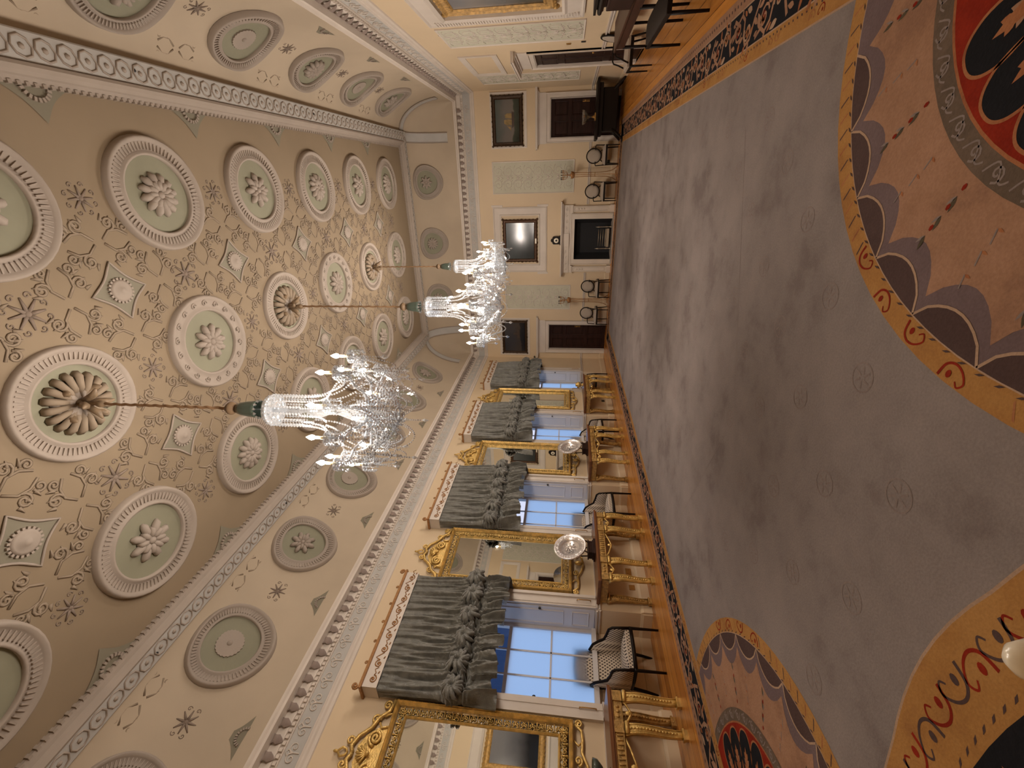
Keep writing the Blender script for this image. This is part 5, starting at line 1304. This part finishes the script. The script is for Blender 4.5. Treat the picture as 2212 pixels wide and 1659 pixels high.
# ================================================================== CHANDELIERS
def bead_line(m, pts, step=.026, r=.0105, e=1.15):
    """threaded cut beads along a polyline"""
    d = 0; nxt = 0
    for i in range(len(pts)-1):
        a, b_ = Vector(pts[i]), Vector(pts[i+1]); l = (b_-a).length
        while nxt <= d+l:
            p = a+(b_-a)*((nxt-d)/l if l else 0); m.octa(p, r*random.uniform(.85, 1.15), e); nxt += step
        d += l
def cat(p, q, sag, n=12):
    p, q = Vector(p), Vector(q); return [p.lerp(q, i/n)-Vector((0, 0, sag*4*(i/n)*(1-i/n))) for i in range(n+1)]
NARM = 12
def make_chandelier():
    random.seed(21)
    r_ = thing('chandelier', (XM, 3.18, 2.77), 0, '', 'chandelier', 'crystal chandeliers on long cords')
    m = MB(); m.lathe([(.001, 1.83), (.035, 1.82), (.058, 1.79), (.062, 1.765), (.045, 1.735), (.036, 1.72), (.036, 1.70), (.05, 1.69)], 18); m.build('canopy_knob', DKNOB, r_)
    m = MB(); m.lathe([(.05, 1.70), (.062, 1.66), (.072, 1.60), (.078, 1.53), (.086, 1.49), (.080, 1.49), (.070, 1.53), (.001, 1.66)], 24); m.build('glass_canopy', GREENG, r_)
    m = MB()
    for i in range(12): a = 2*pi*i/12; m.octa((.082*cos(a), .082*sin(a), 1.485), .016, 1.4)
    m.build('canopy_drops', CRYS, r_)
    m = MB().tube([(0, 0, 1.66), (0, 0, 1.38)], .008, 6)
    m.lathe([(.02, 1.40), (.03, 1.1), (.015, 1.02), (.05, .95), (.062, .88), (.03, .80), (.02, .72), (.055, .62), (.08, .52), (.10, .44), (.07, .36), (.03, .30), (.045, .24), (.02, .18), (.001, .12)], 16)
    m.build('glass_stem', CRYS, r_)
    m = MB(); m.lathe([(.001, 1.40), (.10, 1.395), (.135, 1.375), (.15, 1.34), (.148, 1.32), (.13, 1.34)], 24)
    m.build('crown_dish', CRYS, r_)
    for i in range(15):                                     # tall bead strings under the crown
        a = 2*pi*i/15; m = MB(); bead_line(m, [(.142*cos(a), .142*sin(a), 1.35), (.140*cos(a), .140*sin(a), .98)], .029, .0135); m.build('bead_string', CRYS, r_)
    for i in range(8):
        a = 2*pi*i/8+.1; m = MB(); bead_line(m, [(.09*cos(a), .09*sin(a), 1.33), (.09*cos(a), .09*sin(a), 1.02)], .03, .011); m.build('bead_string', CRYS, r_)
    for i in range(14):                                     # tent of strings from the crown out to the arms
        a = 2*pi*i/14; pts = [(rr*cos(a), rr*sin(a), z) for rr, z in ((.142, .99), (.15, .90), (.175, .80), (.22, .72), (.29, .66))]
        m = MB(); bead_line(m, pts, .025, .0115); m.build('bead_strand', CRYS, r_)
    for i in range(NARM):                                   # arms
        a = 2*pi*i/NARM+.13; hi = (i % 3 == 1); R_ = .53 if not hi else .40; z = .50 if not hi else .58
        Ma = RZ(a); p = lambda x, zz: tuple(Ma @ Vector((x, 0, zz)))
        m = MB().tube([p(.06, .42), p(.16, .37), p(.28, .36), p(.38 if not hi else .32, .42), p(R_-.04, z-.08), p(R_, z)], lambda u: .015-.004*u, 7)
        for q in range(9): m.octa(p(.1+.045*q*(R_/.53), .355+.01*sin(q*2)), .013)
        m.build('crystal_arm', CRYS, r_)
        bm = MB().at(T(*p(R_, z))); bm.lathe([(.001, .0), (.03, .003), (.058, .014), (.062, .022), (.05, .02), (.015, .012)], 14)
        for q in range(10):
            b2 = 2*pi*q/10; bead_line(bm, [(.058*cos(b2), .058*sin(b2), .005), (.056*cos(b2), .056*sin(b2), -.055)], .026, .011); bm.octa((.056*cos(b2), .056*sin(b2), -.082), .013, 1.7)
        pan = bm.build('drip_pan', CRYS, r_)
        MB().at(T(*p(R_, z+.02))).lathe([(.001, 0), (.012, 0), (.012, .10), (.001, .10)], 10).build('candle_tube', CANDLE, pan)
        bulb = MB().at(T(*p(R_, z+.12))); bulb.lathe([(.007, 0), (.017, .012), (.022, .030), (.015, .052), (.001, .080)], 10); bulb.build('candle_bulb', FLAME, pan)
        lt = bpy.data.lights.get('candle_light') or bpy.data.lights.new('candle_light', 'POINT')
        lt.energy = BULB_W; lt.color = BULB_COL; lt.shadow_soft_size = .03
        lo = bpy.data.objects.new('candle_light', lt); C.objects.link(lo); lo.parent = pan; lo.location = Vector(p(R_*1.0, z+.16))
    for i in range(NARM):                                   # festoons between the arms and to the hub
        a, b2 = 2*pi*i/NARM+.13, 2*pi*(i+1)/NARM+.13
        R1_ = .53 if i % 3 != 1 else .40; R2_ = .53 if (i+1) % 3 != 1 else .40
        z1_ = .45; p = lambda rr, an, z: (rr*cos(an), rr*sin(an), z)
        m = MB()
        bead_line(m, cat(p(R1_, a, .48), p(R2_, b2, .48), .16, 14), .024, .010)
        bead_line(m, cat(p(R1_, a, .46), p(R2_*.95, b2, .46), .30, 16), .024, .010)
        bead_line(m, cat(p(.29, a, .66), p(R1_, a, .52), .10, 8), .024, .010)
        bead_line(m, cat(p(R1_*.98, a, .40), p(.20, (a+b2)/2, .22), .12, 12), .024, .010)
        bead_line(m, [p(R1_, a, .44), p(R1_, a, .24)], .026, .010); m.octa(p(R1_, a, .21), .020, 1.9)
        m.build('bead_festoon', CRYS, r_)
    m = MB()                                                # basket of strings under the hub
    for i in range(28):
        a = 2*pi*i/28; bead_line(m, [(rr*cos(a), rr*sin(a), z) for rr, z in ((.30, .42), (.29, .34), (.25, .26), (.18, .20), (.10, .16), (.05, .14))], .025, .0105)
    for i in range(20):
        a = 2*pi*i/20+.1; bead_line(m, [(.20*cos(a), .20*sin(a), .44), (.20*cos(a), .20*sin(a), .20)], .027, .011); m.octa((.20*cos(a), .20*sin(a), .175), .016, 1.8)
    for i in range(12):
        a = 2*pi*i/12; bead_line(m, [(.11*cos(a), .11*sin(a), .50), (.11*cos(a), .11*sin(a), .13)], .027, .012)
    m.ball((0, 0, .11), .035); m.build('bead_basket', CRYS, r_)
    m = MB()                                                # long loops hanging lowest
    for i in range(6):
        a, b2 = 2*pi*i/6+.13, 2*pi*(i+1)/6+.13
        bead_line(m, cat((.42*cos(a), .42*sin(a), .34), (.42*cos(b2), .42*sin(b2), .34), .26, 18), .024, .011)
        bead_line(m, cat((.42*cos(a), .42*sin(a), .34), (.10*cos(a), .10*sin(a), .15), .04, 10), .024, .010)
        bead_line(m, [(.42*cos(a), .42*sin(a), .34), (.43*cos(a), .43*sin(a), .06)], .024, .011); m.octa((.43*cos(a), .43*sin(a), .025), .020, 2.0)
    m.build('hanging_loops', CRYS, r_)
    return r_
ch = make_chandelier()
CHS = [(RY_[1]+.01, 2.77, 'crystal chandelier nearest the camera with lit candle bulbs on a long cord', 1),
       (6.70, 2.34, 'middle crystal chandelier, hanging lowest, with lit candle bulbs', 1.10), (10.23, 2.72, 'farthest crystal chandelier, hanging behind the middle one, with lit candle bulbs', 1.02)]
for k, (y, z, lab, sc) in enumerate(CHS):
    o = ch if k == 0 else copy_tree(ch)
    if k == 1: lt2 = bpy.data.lights['candle_light'].copy(); lt2.energy = BULB_W*1.32
    if k:
        for q in o.children_recursive:
            if q.type == 'LIGHT': q.data = lt2
    o.location = (XM, y, z); o['label'] = lab; o.scale = (sc if k else 1,)*2+(1,)
    o.rotation_euler = (0, 0, (.0, .2, .45)[k])
for k, (y, z, lab, sc) in enumerate(CHS):
    o = [q for q in bpy.data.objects if q.get('category') == 'chandelier'][k]
    # cord, hook and gilt leaves of the ceiling rose
    m = MB(); zc = CZ-z
    n = 60; m.tube([(.004*cos(q*1.3), .004*sin(q*1.3), 1.80+(zc-.30-1.80)*q/n) for q in range(n+1)], .014, 6); c_ = m.build('cord', CORDM, o)
    m = MB()
    for q in range(8):
        a = 2*pi*q/8+.2; dr = (cos(a), sin(a)); base = zc-.02
        pts = [(.03, base), (.13, base-.02), (.19, base-.08), (.20, base-.13)] if q % 2 else [(.02, base-.05), (.05, base-.13), (.09, base-.20), (.15, base-.24)]
        m.tube([(r0*dr[0], r0*dr[1], zz) for r0, zz in pts], lambda u: .008+.030*sin(pi*min(1, u*.92+.05)), 6)
    m.lathe([(.001, zc-.33), (.03, zc-.31), (.035, zc-.27), (.02, zc-.22), (.03, zc-.10), (.06, zc-.03), (.06, zc)], 12)
    m.build('ceiling_leaves', LEAFG, o)
    m = MB()
    for q in range(18):
        a = 2*pi*q/18; m.at(T(0, 0, zc-.03) @ RZ(a)); m.tube([(.05, 0, 0), (.16, 0, -.045), (.26, 0, -.03), (.285, 0, .02)], lambda u: .022+.022*u, 6)
    m.build('ceiling_rose', ORN, o)

# ================================================================== OUTSIDE
LAWN = mat('frosty_lawn', (.60, .56, .58), .9, var=.2, vscale=.3); NIGHT = mat('blue_grey_render', (.035, .06, .13), .9)
g = struct(MB().box(-60, A-TH, -30, 45, -1.2, -1.1).build('floor_outside', LAWN), 'pale lawn outside the windows')
k = thing('garden_building', (-22, 10.6, -1.1), 0, 'dark blue building seen through the nearest window', 'building')
MB().box(-3, 3, -3.4, 3.4, 0, 6.6).build('building_wall', NIGHT, k)
MB().add([(-3.2, -3.6, 6.6), (3.2, -3.6, 6.6), (3.2, 3.6, 6.6), (-3.2, 3.6, 6.6), (0, -3.6, 8.4), (0, 3.6, 8.4)], [(0, 1, 4), (2, 3, 5), (1, 2, 5, 4), (3, 0, 4, 5), (0, 3, 2, 1)]).build('building_roof', NIGHT, k)
